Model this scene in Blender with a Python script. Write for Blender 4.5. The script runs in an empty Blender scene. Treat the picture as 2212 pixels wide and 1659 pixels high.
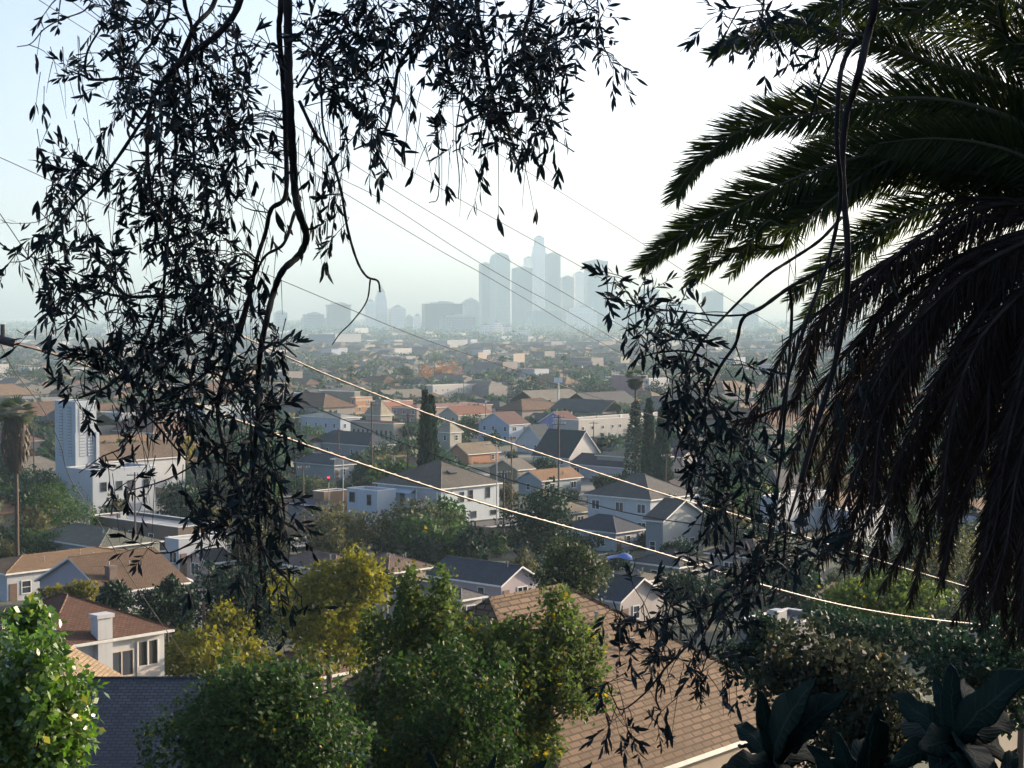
import bpy, math, random
import numpy as np
from mathutils import Vector, Matrix
R = math.radians
random.seed(7)
rng = np.random.default_rng(11)
sc = bpy.context.scene
COL = sc.collection
# ---------------------------------------------------------------- view geometry
F, CX, CY, HOR = 3700.0, 1106.0, 829.5, 688.0
PITCH = math.atan((CY - HOR) / F)
cp, sp = math.cos(PITCH), math.sin(PITCH)
def P(vx, vy, d):
    a, b = (vx - CX) / F, (CY - vy) / F
    y = cp + b * sp
    return Vector((a / y * d, d, (-sp + b * cp) / y * d))
def proj(x, y, z):
    f = y * cp - z * sp
    return CX + F * x / f, CY - F * (y * sp + z * cp) / f
_gd = [-60, 0, 3, 6, 20, 40, 65, 90, 110, 200, 280, 600, 1400, 3000, 4500, 6000, 7800, 8000]
_gz = [-1.2, -1.6, -2.4, -3.6, -8, -15, -21.2, -25, -27.2, -32.5, -34.5, -39, -45, -49, -41, -27, 1.5, 1.5]
def sm(t):
    t = np.clip(t, 0, 1); return t * t * (3 - 2 * t)
def ground(x, y):
    z = np.interp(y, _gd, _gz)
    z = z + 30 * sm((x - .32 * np.maximum(y, 0) - 6) / 22) * sm((46 - y) / 12)  # rise right of the view, unseen, added to shade the foreground
    return z
def G(x, y): return float(ground(np.array(float(x)), np.array(float(y))))
# ---------------------------------------------------------------- tags
def tag(o, label=None, cat=None, group=None, kind=None):
    if label: o['label'] = label
    if cat: o['category'] = cat
    if group: o['group'] = group
    if kind: o['kind'] = kind
    return o
def empty(name, loc, rz=0):
    o = bpy.data.objects.new(name, None); COL.objects.link(o)
    o.location = loc; o.rotation_euler = (0, 0, rz); o.empty_display_size = .5
    return o
def link(name, me, parent=None, loc=None):
    o = bpy.data.objects.new(name, me); COL.objects.link(o)
    if parent: o.parent = parent
    if loc is not None: o.location = loc
    return o
# ---------------------------------------------------------------- materials
MATS = {}
def newmat(key):
    m = bpy.data.materials.new(key); m.use_nodes = True; m.node_tree.nodes.clear()
    MATS[key] = m
    return m, m.node_tree.nodes, m.node_tree.links
def node(ns, t, **kw):
    n = ns.new(t)
    for k, v in kw.items():
        if k[0] == '_': setattr(n, k[1:], v)
        else:
            n.inputs[k.replace('__', ' ')].default_value = v
    return n
def rgba(c, k=1.0): return (c[0] * k, c[1] * k, c[2] * k, 1)
def finish(ns, ls, shader):
    out = ns.new('ShaderNodeOutputMaterial'); ls.new(shader, out.inputs[0])
def mix(ns, ls, fac, a, b, mode='MIX'):
    n = ns.new('ShaderNodeMix'); n.data_type = 'RGBA'; n.blend_type = mode
    for s, v in ((n.inputs[0], fac), (n.inputs[6], a), (n.inputs[7], b)):
        if hasattr(v, 'links'): ls.new(v, s)
        else: s.default_value = v
    return n.outputs[2]
def noise(ns, ls, vec, scale, detail=4, rough=.55):
    n = node(ns, 'ShaderNodeTexNoise', Scale=scale, Detail=detail, Roughness=rough)
    if vec is not None: ls.new(vec, n.inputs['Vector'])
    return n.outputs['Fac']
def ramp(ns, ls, fac, a, b, c0=(0, 0, 0, 1), c1=(1, 1, 1, 1)):
    n = ns.new('ShaderNodeValToRGB'); ls.new(fac, n.inputs[0])
    e = n.color_ramp.elements; e[0].position = a; e[1].position = b; e[0].color = c0; e[1].color = c1
    return n.outputs[0]
def plain(key, c, rough=.7, metal=0, var=.25, scale=2.0, spec=.4):
    if key in MATS: return MATS[key]
    m, ns, ls = newmat(key)
    tc = ns.new('ShaderNodeTexCoord')
    f = noise(ns, ls, tc.outputs['Object'], scale, 6)
    col = mix(ns, ls, f, rgba(c, 1 - var), rgba(c, 1 + var))
    b = node(ns, 'ShaderNodeBsdfPrincipled', Roughness=rough, Metallic=metal)
    b.inputs['Specular IOR Level'].default_value = spec
    ls.new(col, b.inputs['Base Color'])
    finish(ns, ls, b.outputs[0]); return m
def mathn(ns, ls, a, b, op='MULTIPLY'):
    n = ns.new('ShaderNodeMath'); n.operation = op
    for s, v in ((n.inputs[0], a), (n.inputs[1], b)):
        if hasattr(v, 'links'): ls.new(v, s)
        else: s.default_value = v
    return n.outputs[0]
def _wallend(m, ns, ls, col, uv):
    b = node(ns, 'ShaderNodeBsdfPrincipled', Roughness=.85)
    ls.new(col, b.inputs['Base Color'])
    bm = node(ns, 'ShaderNodeBump', Strength=.25, Distance=.02)
    ls.new(noise(ns, ls, uv, 9, 4), bm.inputs['Height']); ls.new(bm.outputs[0], b.inputs['Normal'])
    finish(ns, ls, b.outputs[0]); return m
def wallmat(c):
    key = 'wall_%.2f_%.2f_%.2f' % tuple(c); c = tuple(q * .64 for q in c)
    if key in MATS: return MATS[key]
    m, ns, ls = newmat(key)
    tc = ns.new('ShaderNodeTexCoord'); uv = tc.outputs['UV']; ob = tc.outputs['Object']
    f = noise(ns, ls, ob, .5, 6)
    mp = node(ns, 'ShaderNodeMapping', Scale=(1.8, .14, 1)); ls.new(uv, mp.inputs[0])
    st = ramp(ns, ls, noise(ns, ls, mp.outputs[0], 1.4, 5), .5, .82)
    col = mix(ns, ls, f, rgba(c, .82), rgba(c, 1.1))
    col = mix(ns, ls, mathn(ns, ls, st, .3), col, rgba(c, .5))
    return _wallend(m, ns, ls, col, uv)
def roofmat(c, w=.34, h=.2, depth=.2, bump=1.0):
    key = 'roof_%.3f_%.3f_%.3f_%.2f' % (c[0], c[1], c[2], w)
    if key in MATS: return MATS[key]
    c = tuple(q * .66 for q in c)
    m, ns, ls = newmat(key)
    tc = ns.new('ShaderNodeTexCoord'); uv = tc.outputs['UV']; ob = tc.outputs['Object']
    br = node(ns, 'ShaderNodeTexBrick', Scale=1.0, Mortar__Size=.022 * h / .2 * (1.25 if w > .5 else 1), Mortar__Smooth=.2, Bias=0.0, Brick__Width=w, Row__Height=h)
    br.offset = .5; br.squash = 1.0
    ls.new(uv, br.inputs['Vector'])
    br.inputs['Color1'].default_value = rgba(c, 1.25); br.inputs['Color2'].default_value = rgba(c, .7); br.inputs['Mortar'].default_value = rgba(c, depth)
    f = noise(ns, ls, ob, .35, 6, .6)
    g = noise(ns, ls, ob, 4, 5, .7)
    col = mix(ns, ls, ramp(ns, ls, f, .36, .62), mix(ns, ls, .55, br.outputs['Color'], rgba(c, .5)), br.outputs['Color'])
    col = mix(ns, ls, .22, col, mix(ns, ls, g, rgba(c, .45), rgba(c, 1.5)))
    b = node(ns, 'ShaderNodeBsdfPrincipled', Roughness=.9)
    b.inputs['Specular IOR Level'].default_value = .25
    ls.new(col, b.inputs['Base Color'])
    bm = node(ns, 'ShaderNodeBump', Strength=bump, Distance=.03); bm.invert = True
    ls.new(br.outputs['Fac'], bm.inputs['Height']); ls.new(bm.outputs[0], b.inputs['Normal'])
    finish(ns, ls, b.outputs[0]); return m
def leafmat(key, c1, c2, c3=None, p3=.06, trans=.35, rough=.6, spec=.15, clump=.8):
    if key in MATS: return MATS[key]
    c1 = tuple(q * .62 for q in c1); c2 = tuple(q * .68 for q in c2)
    m, ns, ls = newmat(key)
    ge = ns.new('ShaderNodeNewGeometry'); tc = ns.new('ShaderNodeTexCoord')
    r = ge.outputs['Random Per Island']
    col = mix(ns, ls, r, rgba(c1), rgba(c2))
    f = ramp(ns, ls, noise(ns, ls, tc.outputs['Object'], clump, 3), .38, .64)
    col = mix(ns, ls, mathn(ns, ls, f, .6), col, rgba(c2, 1.15))
    if c3:
        r2 = mathn(ns, ls, mathn(ns, ls, r, 7.31), 0, 'FRACT')
        f2 = ramp(ns, ls, noise(ns, ls, tc.outputs['Object'], clump * 1.7, 2), .45, .6)
        sel = mathn(ns, ls, mathn(ns, ls, r2, 1 - p3, 'GREATER_THAN'), f2)
        col = mix(ns, ls, sel, col, rgba(c3))
    b = node(ns, 'ShaderNodeBsdfPrincipled', Roughness=rough)
    b.inputs['Specular IOR Level'].default_value = spec
    ls.new(col, b.inputs['Base Color'])
    t = ns.new('ShaderNodeBsdfTranslucent')
    hs = node(ns, 'ShaderNodeHueSaturation', Saturation=1.2, Value=1.5); ls.new(col, hs.inputs['Color']); ls.new(hs.outputs[0], t.inputs[0])
    mx = node(ns, 'ShaderNodeMixShader', Fac=trans); ls.new(b.outputs[0], mx.inputs[1]); ls.new(t.outputs[0], mx.inputs[2])
    finish(ns, ls, mx.outputs[0]); return m
def officemat(key, wall, glass, w=3.2, h=3.8, mort=.5):
    w *= 1.25; h *= 1.25; mort *= 1.25
    if key in MATS: return MATS[key]
    m, ns, ls = newmat(key)
    tc = ns.new('ShaderNodeTexCoord')
    br = node(ns, 'ShaderNodeTexBrick', Scale=1.0, Mortar__Size=mort, Mortar__Smooth=.1, Brick__Width=w, Row__Height=h); br.offset = 0
    ls.new(tc.outputs['UV'], br.inputs['Vector'])
    br.inputs['Color1'].default_value = rgba(glass, 1.3); br.inputs['Color2'].default_value = rgba(glass, .7); br.inputs['Mortar'].default_value = rgba(wall)
    b = node(ns, 'ShaderNodeBsdfPrincipled', Roughness=.45); ls.new(br.outputs['Color'], b.inputs['Base Color'])
    finish(ns, ls, b.outputs[0]); return m
def glassmat():
    if 'glass' in MATS: return MATS['glass']
    m, ns, ls = newmat('glass')
    ge = ns.new('ShaderNodeObjectInfo')
    col = mix(ns, ls, ge.outputs['Random'], (.012, .016, .024, 1), (.06, .07, .09, 1))
    b = node(ns, 'ShaderNodeBsdfPrincipled', Roughness=.12); ls.new(col, b.inputs['Base Color'])
    finish(ns, ls, b.outputs[0]); return m
# ---------------------------------------------------------------- meshes
def planar_uv(me, scale=1.0):
    n = len(me.polygons)
    if not n: return
    co = np.empty(len(me.vertices) * 3, np.float32); me.vertices.foreach_get('co', co); co = co.reshape(-1, 3)
    nor = np.empty(n * 3, np.float32); me.polygons.foreach_get('normal', nor); nor = nor.reshape(-1, 3)
    tot = np.empty(n, np.int32); me.polygons.foreach_get('loop_total', tot)
    vi = np.empty(len(me.loops), np.int32); me.loops.foreach_get('vertex_index', vi)
    hx = np.stack([-nor[:, 1], nor[:, 0], np.zeros(n)], 1)
    l = np.linalg.norm(hx, axis=1); flat = l < 1e-3
    hx[flat] = (1, 0, 0); hx /= np.linalg.norm(hx, axis=1)[:, None]
    up = np.cross(nor, hx); up[flat] = (0, 1, 0)
    fi = np.repeat(np.arange(n), tot)
    c = co[vi]
    uv = np.stack([(c * hx[fi]).sum(1), (c * up[fi]).sum(1)], 1) * scale
    layer = me.uv_layers.new(name='UVMap'); layer.data.foreach_set('uv', uv.astype(np.float32).ravel())
class MB:
    def __init__(s): s.v = []; s.f = []; s.m = []
    def add(s, vs, fs, m=0):
        o = len(s.v); s.v += [tuple(p) for p in vs]
        for f in fs: s.f.append(tuple(i + o for i in f)); s.m.append(m)
        return s
    def box(s, x0, x1, y0, y1, z0, z1, m=0, skip=''):
        vs = [(x0, y0, z0), (x1, y0, z0), (x1, y1, z0), (x0, y1, z0), (x0, y0, z1), (x1, y0, z1), (x1, y1, z1), (x0, y1, z1)]
        fs = [(0, 1, 5, 4), (1, 2, 6, 5), (2, 3, 7, 6), (3, 0, 4, 7)]
        if 't' not in skip: fs.append((4, 5, 6, 7))
        if 'b' not in skip: fs.append((3, 2, 1, 0))
        return s.add(vs, fs, m)
    def tube(s, pts, rad, n=6, m=0, cap=True):
        pts = [Vector(p) for p in pts]; k = len(pts)
        if not hasattr(rad, '__len__'): rad = [rad] * k
        o = len(s.v); prev = None
        for i, p in enumerate(pts):
            t = (pts[min(i + 1, k - 1)] - pts[max(i - 1, 0)])
            if t.length < 1e-9: t = Vector((0, 0, 1))
            t.normalize()
            if prev is None: a = t.cross(Vector((.31, .87, .38))); 
            else: a = prev - t * prev.dot(t)
            if a.length < 1e-6: a = t.orthogonal()
            a.normalize(); prev = a; b = t.cross(a)
            for j in range(n):
                an = 2 * math.pi * j / n
                s.v.append(tuple(p + (a * math.cos(an) + b * math.sin(an)) * rad[i]))
        for i in range(k - 1):
            for j in range(n):
                s.f.append((o + i * n + j, o + i * n + (j + 1) % n, o + (i + 1) * n + (j + 1) % n, o + (i + 1) * n + j)); s.m.append(m)
        if cap:
            s.f.append(tuple(o + j for j in range(n))[::-1]); s.m.append(m)
            s.f.append(tuple(o + (k - 1) * n + j for j in range(n))); s.m.append(m)
        return s
    def sphere(s, c, r, m=0, nu=8, nv=6, sq=(1, 1, 1)):
        vs = []; fs = []
        for i in range(nv + 1):
            th = math.pi * i / nv
            for j in range(nu):
                a = 2 * math.pi * j / nu
                vs.append((c[0] + r * sq[0] * math.sin(th) * math.cos(a), c[1] + r * sq[1] * math.sin(th) * math.sin(a), c[2] + r * sq[2] * math.cos(th)))
        for i in range(nv):
            for j in range(nu): fs.append((i * nu + j, (i + 1) * nu + j, (i + 1) * nu + (j + 1) % nu, i * nu + (j + 1) % nu))
        return s.add(vs, fs, m)
    def mesh(s, name, mats, uv=True, smooth=False):
        me = bpy.data.meshes.new(name); me.from_pydata(s.v, [], s.f)
        for mt in (mats if isinstance(mats, (list, tuple)) else [mats]): me.materials.append(mt)
        me.polygons.foreach_set('material_index', s.m)
        if smooth: me.polygons.foreach_set('use_smooth', [True] * len(s.f))
        me.update()
        if uv: planar_uv(me)
        return me
    def build(s, name, mats, parent=None, loc=None, uv=True, smooth=False):
        return link(name, s.mesh(name, mats, uv, smooth), parent, loc)
def quickmesh(name, v, f, mat, extra=None):
    """v (N,3), f (M,4) arrays -> mesh; extra = (verts, faces, mat) adds a second material"""
    me = bpy.data.meshes.new(name); idx = np.zeros(len(f), np.int32)
    me.materials.append(mat)
    if extra is not None:
        f = np.concatenate([f, np.asarray(extra[1]) + len(v)]); v = np.concatenate([v, np.asarray(extra[0])])
        idx = np.concatenate([idx, np.ones(len(extra[1]), np.int32)]); me.materials.append(extra[2])
    me.vertices.add(len(v)); me.vertices.foreach_set('co', v.astype(np.float32).ravel())
    me.loops.add(f.size); me.loops.foreach_set('vertex_index', f.astype(np.int32).ravel())
    me.polygons.add(len(f)); me.polygons.foreach_set('loop_start', np.arange(0, f.size, 4, dtype=np.int32))
    me.polygons.foreach_set('material_index', idx)
    me.update(calc_edges=True); me.validate()
    return me
def unit(a): return a / np.maximum(np.linalg.norm(a, axis=1), 1e-9)[:, None]
def rhombi(c, d, n, L, W):
    """one four-cornered leaf per row: base c, axis d, face normal n"""
    d = unit(d); s = unit(np.cross(d, n)); L = L[:, None]; W = W[:, None]; up = unit(np.cross(s, d))
    v = np.stack([c, c + d * L * .45 + s * W + up * L * .06, c + d * L, c + d * L * .45 - s * W + up * L * .06], 1).reshape(-1, 3)
    f = np.arange(len(c) * 4).reshape(-1, 4); return v, f
def blades(c, d, n, L, W, prof, bend=.12, fold=.0):
    """leaves with an outline: prof = [(t, halfwidth)], two vertices a row"""
    d = unit(d); s = unit(np.cross(d, n)); up = unit(np.cross(s, d)); N = len(c); k = len(prof)
    rows = []
    for t, w in prof:
        mid = c + d * (L * t)[:, None] - up * (bend * L * t * t)[:, None]
        off = s * (W * w)[:, None] + up * (fold * W * w)[:, None]; off2 = -s * (W * w)[:, None] + up * (fold * W * w)[:, None]
        rows += [mid + off, mid, mid + off2] if fold else [mid + off, mid + off2]
    q = 3 if fold else 2
    v = np.stack(rows, 1).reshape(-1, 3)
    base = (np.arange(N) * k * q)[:, None, None]
    fl = []
    for i in range(k - 1):
        for j in range(q - 1): fl.append((i * q + j, i * q + j + 1, (i + 1) * q + j + 1, (i + 1) * q + j))
    f = (base + np.array(fl)[None]).reshape(-1, 4)
    return v, f
def catmull(pts, sub=6):
    p = [np.array(q, float) for q in pts]; p = [2 * p[0] - p[1]] + p + [2 * p[-1] - p[-2]]; out = []
    for i in range(1, len(p) - 2):
        for k in range(sub):
            t = k / sub; a, b, c, d = p[i - 1:i + 3]
            out.append(.5 * (2 * b + (c - a) * t + (2 * a - 5 * b + 4 * c - d) * t * t + (3 * b - a - 3 * c + d) * t ** 3))
    out.append(p[-2]); return out
SKY_STRENGTH, SUN_STRENGTH, EXPOSURE = .15, 4.2, 1.45
HAZE_DENSITY, HAZE_ANISO, HAZE_COLOR = .000105, .0, (.64, .87, 1.0, 1)
# ================================================================ camera, light, air, ground
SUN_AZ, SUN_EL = 56.0, 12.0
cam = bpy.data.cameras.new('camera'); cam.sensor_width = 36; cam.lens = F / 2212 * 36
cam.clip_start = .05; cam.clip_end = 90000
co = bpy.data.objects.new('camera', cam); COL.objects.link(co); co.rotation_euler = (math.pi / 2 - PITCH, 0, 0); sc.camera = co
w = bpy.data.worlds.new("World"); sc.world = w; w.use_nodes = True
nt = w.node_tree; sky = nt.nodes.new('ShaderNodeTexSky'); sky.sky_type = 'NISHITA'; sky.sun_disc = False
sky.sun_elevation = R(SUN_EL); sky.sun_rotation = R(SUN_AZ); sky.altitude = 150; sky.air_density = .5; sky.dust_density = 4.6; sky.ozone_density = 1.0
bg = nt.nodes['Background']; nt.links.new(sky.outputs[0], bg.inputs[0]); bg.inputs[1].default_value = SKY_STRENGTH
sun = bpy.data.lights.new('sun', 'SUN'); sun.energy = SUN_STRENGTH; sun.angle = R(.6); sun.color = (1, .8, .58)
so = bpy.data.objects.new('sun', sun); COL.objects.link(so)
sd = Vector((math.sin(R(SUN_AZ)) * math.cos(R(SUN_EL)), math.cos(R(SUN_AZ)) * math.cos(R(SUN_EL)), math.sin(R(SUN_EL))))
so.rotation_euler = sd.to_track_quat('Z', 'Y').to_euler()
vs = sc.view_settings; vs.view_transform = 'Standard'; vs.look = 'None'; vs.exposure = EXPOSURE; vs.gamma = 1; vs.use_curve_mapping = False
sc.cycles.volume_bounces = 1; sc.cycles.max_bounces = 6; sc.cycles.transparent_max_bounces = 8
# haze
hm, ns, ls = newmat('haze_air')
pv = node(ns, 'ShaderNodeVolumePrincipled', Density=HAZE_DENSITY, Anisotropy=HAZE_ANISO); pv.inputs['Color'].default_value = HAZE_COLOR
o_ = ns.new('ShaderNodeOutputMaterial'); ls.new(pv.outputs[0], o_.inputs['Volume'])
hb = MB().box(-6500, 6500, -300, 8100, -110, 330).build('haze', hm, uv=False)
tag(hb, 'pale blue haze filling the valley and veiling the distant downtown towers', 'haze', kind='stuff')
# ground sheet
ys = np.unique(np.concatenate([np.linspace(-60, 60, 61), np.linspace(60, 300, 61), np.geomspace(300, 8000, 70)]))
us = np.linspace(-1, 1, 81)
gx = us[None, :] * (110 + .75 * np.maximum(ys, 0))[:, None]; gy = np.repeat(ys[:, None], 81, 1)
gz = ground(gx, gy) + .25 * np.sin(gx * .21 + 1.3) * np.cos(gy * .17) * sm((gy - 10) / 20)
gv = np.stack([gx, gy, gz], 2).reshape(-1, 3); n0, n1 = gx.shape
ii = (np.arange(n0 - 1)[:, None] * n1 + np.arange(n1 - 1)[None]).ravel()
gf = np.stack([ii, ii + 1, ii + n1 + 1, ii + n1], 1)
gm, ns, ls = newmat('ground_soil')
tc = ns.new('ShaderNodeTexCoord'); ob = tc.outputs['Object']
a = ramp(ns, ls, noise(ns, ls, ob, .045, 6, .6), .4, .6); b2 = ramp(ns, ls, noise(ns, ls, ob, .4, 5, .65), .35, .65)
c_ = mix(ns, ls, b2, (.02, .028, .014, 1), (.065, .06, .04, 1)); c_ = mix(ns, ls, a, c_, (.03, .042, .02, 1))
c_ = mix(ns, ls, ramp(ns, ls, noise(ns, ls, ob, .02, 2), .56, .6), c_, (.10, .098, .095, 1))
pb = node(ns, 'ShaderNodeBsdfPrincipled', Roughness=.95); ls.new(c_, pb.inputs['Base Color']); finish(ns, ls, pb.outputs[0])
go = link('ground', quickmesh('ground', gv, gf, gm)); tag(go, 'hillside and valley floor of dry soil and grass, with an unseen shading rise added at right', 'ground', kind='structure')
go.data.polygons.foreach_set('use_smooth', [True] * len(go.data.polygons))
# streets that follow the neighbourhood grid
ROT = 47.0
gu = Vector((math.cos(R(ROT)), math.sin(R(ROT)))); gvv = Vector((-math.sin(R(ROT)), math.cos(R(ROT))))
def strip(name, a, b, wdt, up, mat, label):
    a, b = Vector(a), Vector(b); t = (b - a).normalized(); s = Vector((-t.y, t.x)) * wdt / 2; n = int((b - a).length / 6) + 1
    vs_, fs = [], []
    for i in range(n + 1):
        q = a + (b - a) * i / n
        for k in (-1, 1):
            r = q + s * k; vs_.append((r.x, r.y, G(r.x, r.y) + up))
    for i in range(n): fs.append((2 * i + 1, 2 * i, 2 * i + 2, 2 * i + 3))
    m = MB(); m.add(vs_, fs); o = m.build(name, mat)
    return tag(o, label, name, kind='structure')
asph = plain('asphalt', (.055, .055, .06), .9, 0, .3, .5); conc = plain('concrete', (.3, .29, .28), .9, 0, .2, .8)
for k, (px, py, ln, dr) in enumerate([(10, 300, 190, 0), (30, 420, 260, 0)]):
    t = gu if dr == 0 else gvv; c0 = Vector((px, py))
    strip('road', c0 - t * ln / 2, c0 + t * ln / 2, 7.5, .33 + .01 * k, asph, 'asphalt street between the houses on the valley floor')
    for sd_ in (-1, 1):
        n_ = Vector((-t.y, t.x)) * sd_ * 4.7
        strip('pavement', c0 + n_ - t * ln / 2, c0 + n_ + t * ln / 2, 1.6, .46 + .01 * k, conc, 'concrete pavement beside an asphalt street')
# ================================================================ buildings
BOX = []      # picture boxes of the buildings placed by hand: (x0, x1, ytop, depth)
GL = glassmat()
FR = plain('white_frame', (.62, .62, .6), .6)
DK = plain('dark_metal', (.05, .05, .055), .5)
GREYM = plain('grey_metal', (.35, .36, .37), .4, .6)
_winc = {}
def window(parent, face, t, z, ww, wh, frame=None, split=1, Lu=0, off=0.0):
    """face 'r' = the right-front wall (local y=0), 'l' = the left-front wall (local x=0)"""
    key = (face, round(ww, 2), round(wh, 2), split, frame.name if frame else '')
    if key not in _winc:
        a = MB(); g = MB(); b = .09
        def bx(m, x0, x1, z0, z1, p0, p1):
            if face == 'r': m.box(x0, x1, -p1, -p0, z0, z1)
            else: m.box(-p1, -p0, x0, x1, z0, z1)
        hw, hh = ww / 2, wh / 2
        bx(a, -hw - b, hw + b, hh, hh + b, -.02, .07); bx(a, -hw - b, hw + b, -hh - b * 1.3, -hh, -.02, .1)
        bx(a, -hw - b, -hw, -hh, hh, -.02, .07); bx(a, hw, hw + b, -hh, hh, -.02, .07)
        for i in range(1, split + 1 if split > 1 else 1):
            if i < split:
                x = -hw + ww * i / split; bx(a, x - .045, x + .045, -hh, hh, -.02, .06)
        if split == 1 and wh > 1: bx(a, -hw, hw, -.03, .03, -.02, .05)
        bx(g, -hw, hw, -hh, hh, -.02, .02)
        _winc[key] = (a.mesh('window', frame or FR), g.mesh('pane', GL))
    fm, pm = _winc[key]
    o = link('window', fm, parent, (t, off, z) if face == 'r' else (off, t, z)); link('pane', pm, o); return o
def roof_mesh(kind, Lu, Lv, h, pitch, o=.45, th=.2, inset=None):
    m = MB(); tp = math.tan(R(pitch))
    x0, x1, y0, y1 = -o, Lu + o, -o, Lv + o; ze = h - o * tp * .0
    if kind == 'flat': return None, None
    if kind == 'hip':
        if (x1 - x0) >= (y1 - y0):
            hb_ = (y1 - y0) / 2; zr = ze + hb_ * tp; i0, i1 = inset or (hb_, hb_)
            a, b = (x0 + i0, y0 + hb_, zr), (x1 - i1, y0 + hb_, zr)
            top = [(0, 1, 5, 4), (1, 2, 5), (2, 3, 4, 5), (3, 0, 4)]
        else:
            hb_ = (x1 - x0) / 2; zr = ze + hb_ * tp; i0, i1 = inset or (hb_, hb_)
            a, b = (x0 + hb_, y0 + i0, zr), (x0 + hb_, y1 - i1, zr)
            top = [(0, 1, 4), (1, 2, 5, 4), (2, 3, 5), (3, 0, 4, 5)]
        e = [(x0, y0, ze), (x1, y0, ze), (x1, y1, ze), (x0, y1, ze)]; lo = [(p[0], p[1], ze - th) for p in e]
        m.add(e + [a, b], top, 0); m.add(lo + e, [(0, 1, 5, 4), (1, 2, 6, 5), (2, 3, 7, 6), (3, 0, 4, 7), (3, 2, 1, 0)], 1)
        m.tube([a, b], .1, 4, 0)
        for i, q in enumerate(e): m.tube([q, min((a, b), key=lambda r: (r[0] - q[0]) ** 2 + (r[1] - q[1]) ** 2)], .09, 4, 0)
        return m, zr
    gu_ = kind == 'gu'; hb_ = (Lv if gu_ else Lu) / 2; zr = h + hb_ * tp; zo = h - o * tp
    L0, L1 = -o, (Lu if gu_ else Lv) + o; S1 = (Lv if gu_ else Lu) + o
    prof = [(-o, zo), (hb_, zr), (S1, zo), (S1, zo - th), (hb_, zr - th), (-o, zo - th)]
    def pt(l, s_, z): return (l, s_, z) if gu_ else (s_, l, z)
    vs_ = [pt(L0, *p) for p in prof] + [pt(L1, *p) for p in prof]
    fs = [(0, 6, 7, 1), (1, 7, 8, 2)]; fs2 = [(2, 8, 9, 3), (0, 5, 11, 6), (3, 9, 10, 4), (4, 10, 11, 5), (0, 1, 4, 5), (1, 2, 3, 4), (6, 11, 10, 7), (7, 10, 9, 8)]
    if gu_: fs = [f[::-1] for f in fs]; fs2 = [f[::-1] for f in fs2]
    m.add(vs_, fs, 0); m.add(vs_, fs2, 1); m.tube([pt(L0, hb_, zr), pt(L1, hb_, zr)], .09, 4, 0)
    return m, zr
def fix(o):
    import bmesh
    bm = bmesh.new(); bm.from_mesh(o.data); bmesh.ops.recalc_face_normals(bm, faces=bm.faces); bm.to_mesh(o.data); bm.free()
def solve(vx, vy, h, d0=40, d1=2500):
    lo = d0
    for d in np.geomspace(d0, d1, 400):
        p = P(vx, vy, d)
        if p.z <= G(p.x, p.y) + h: return d
    return d1
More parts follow.
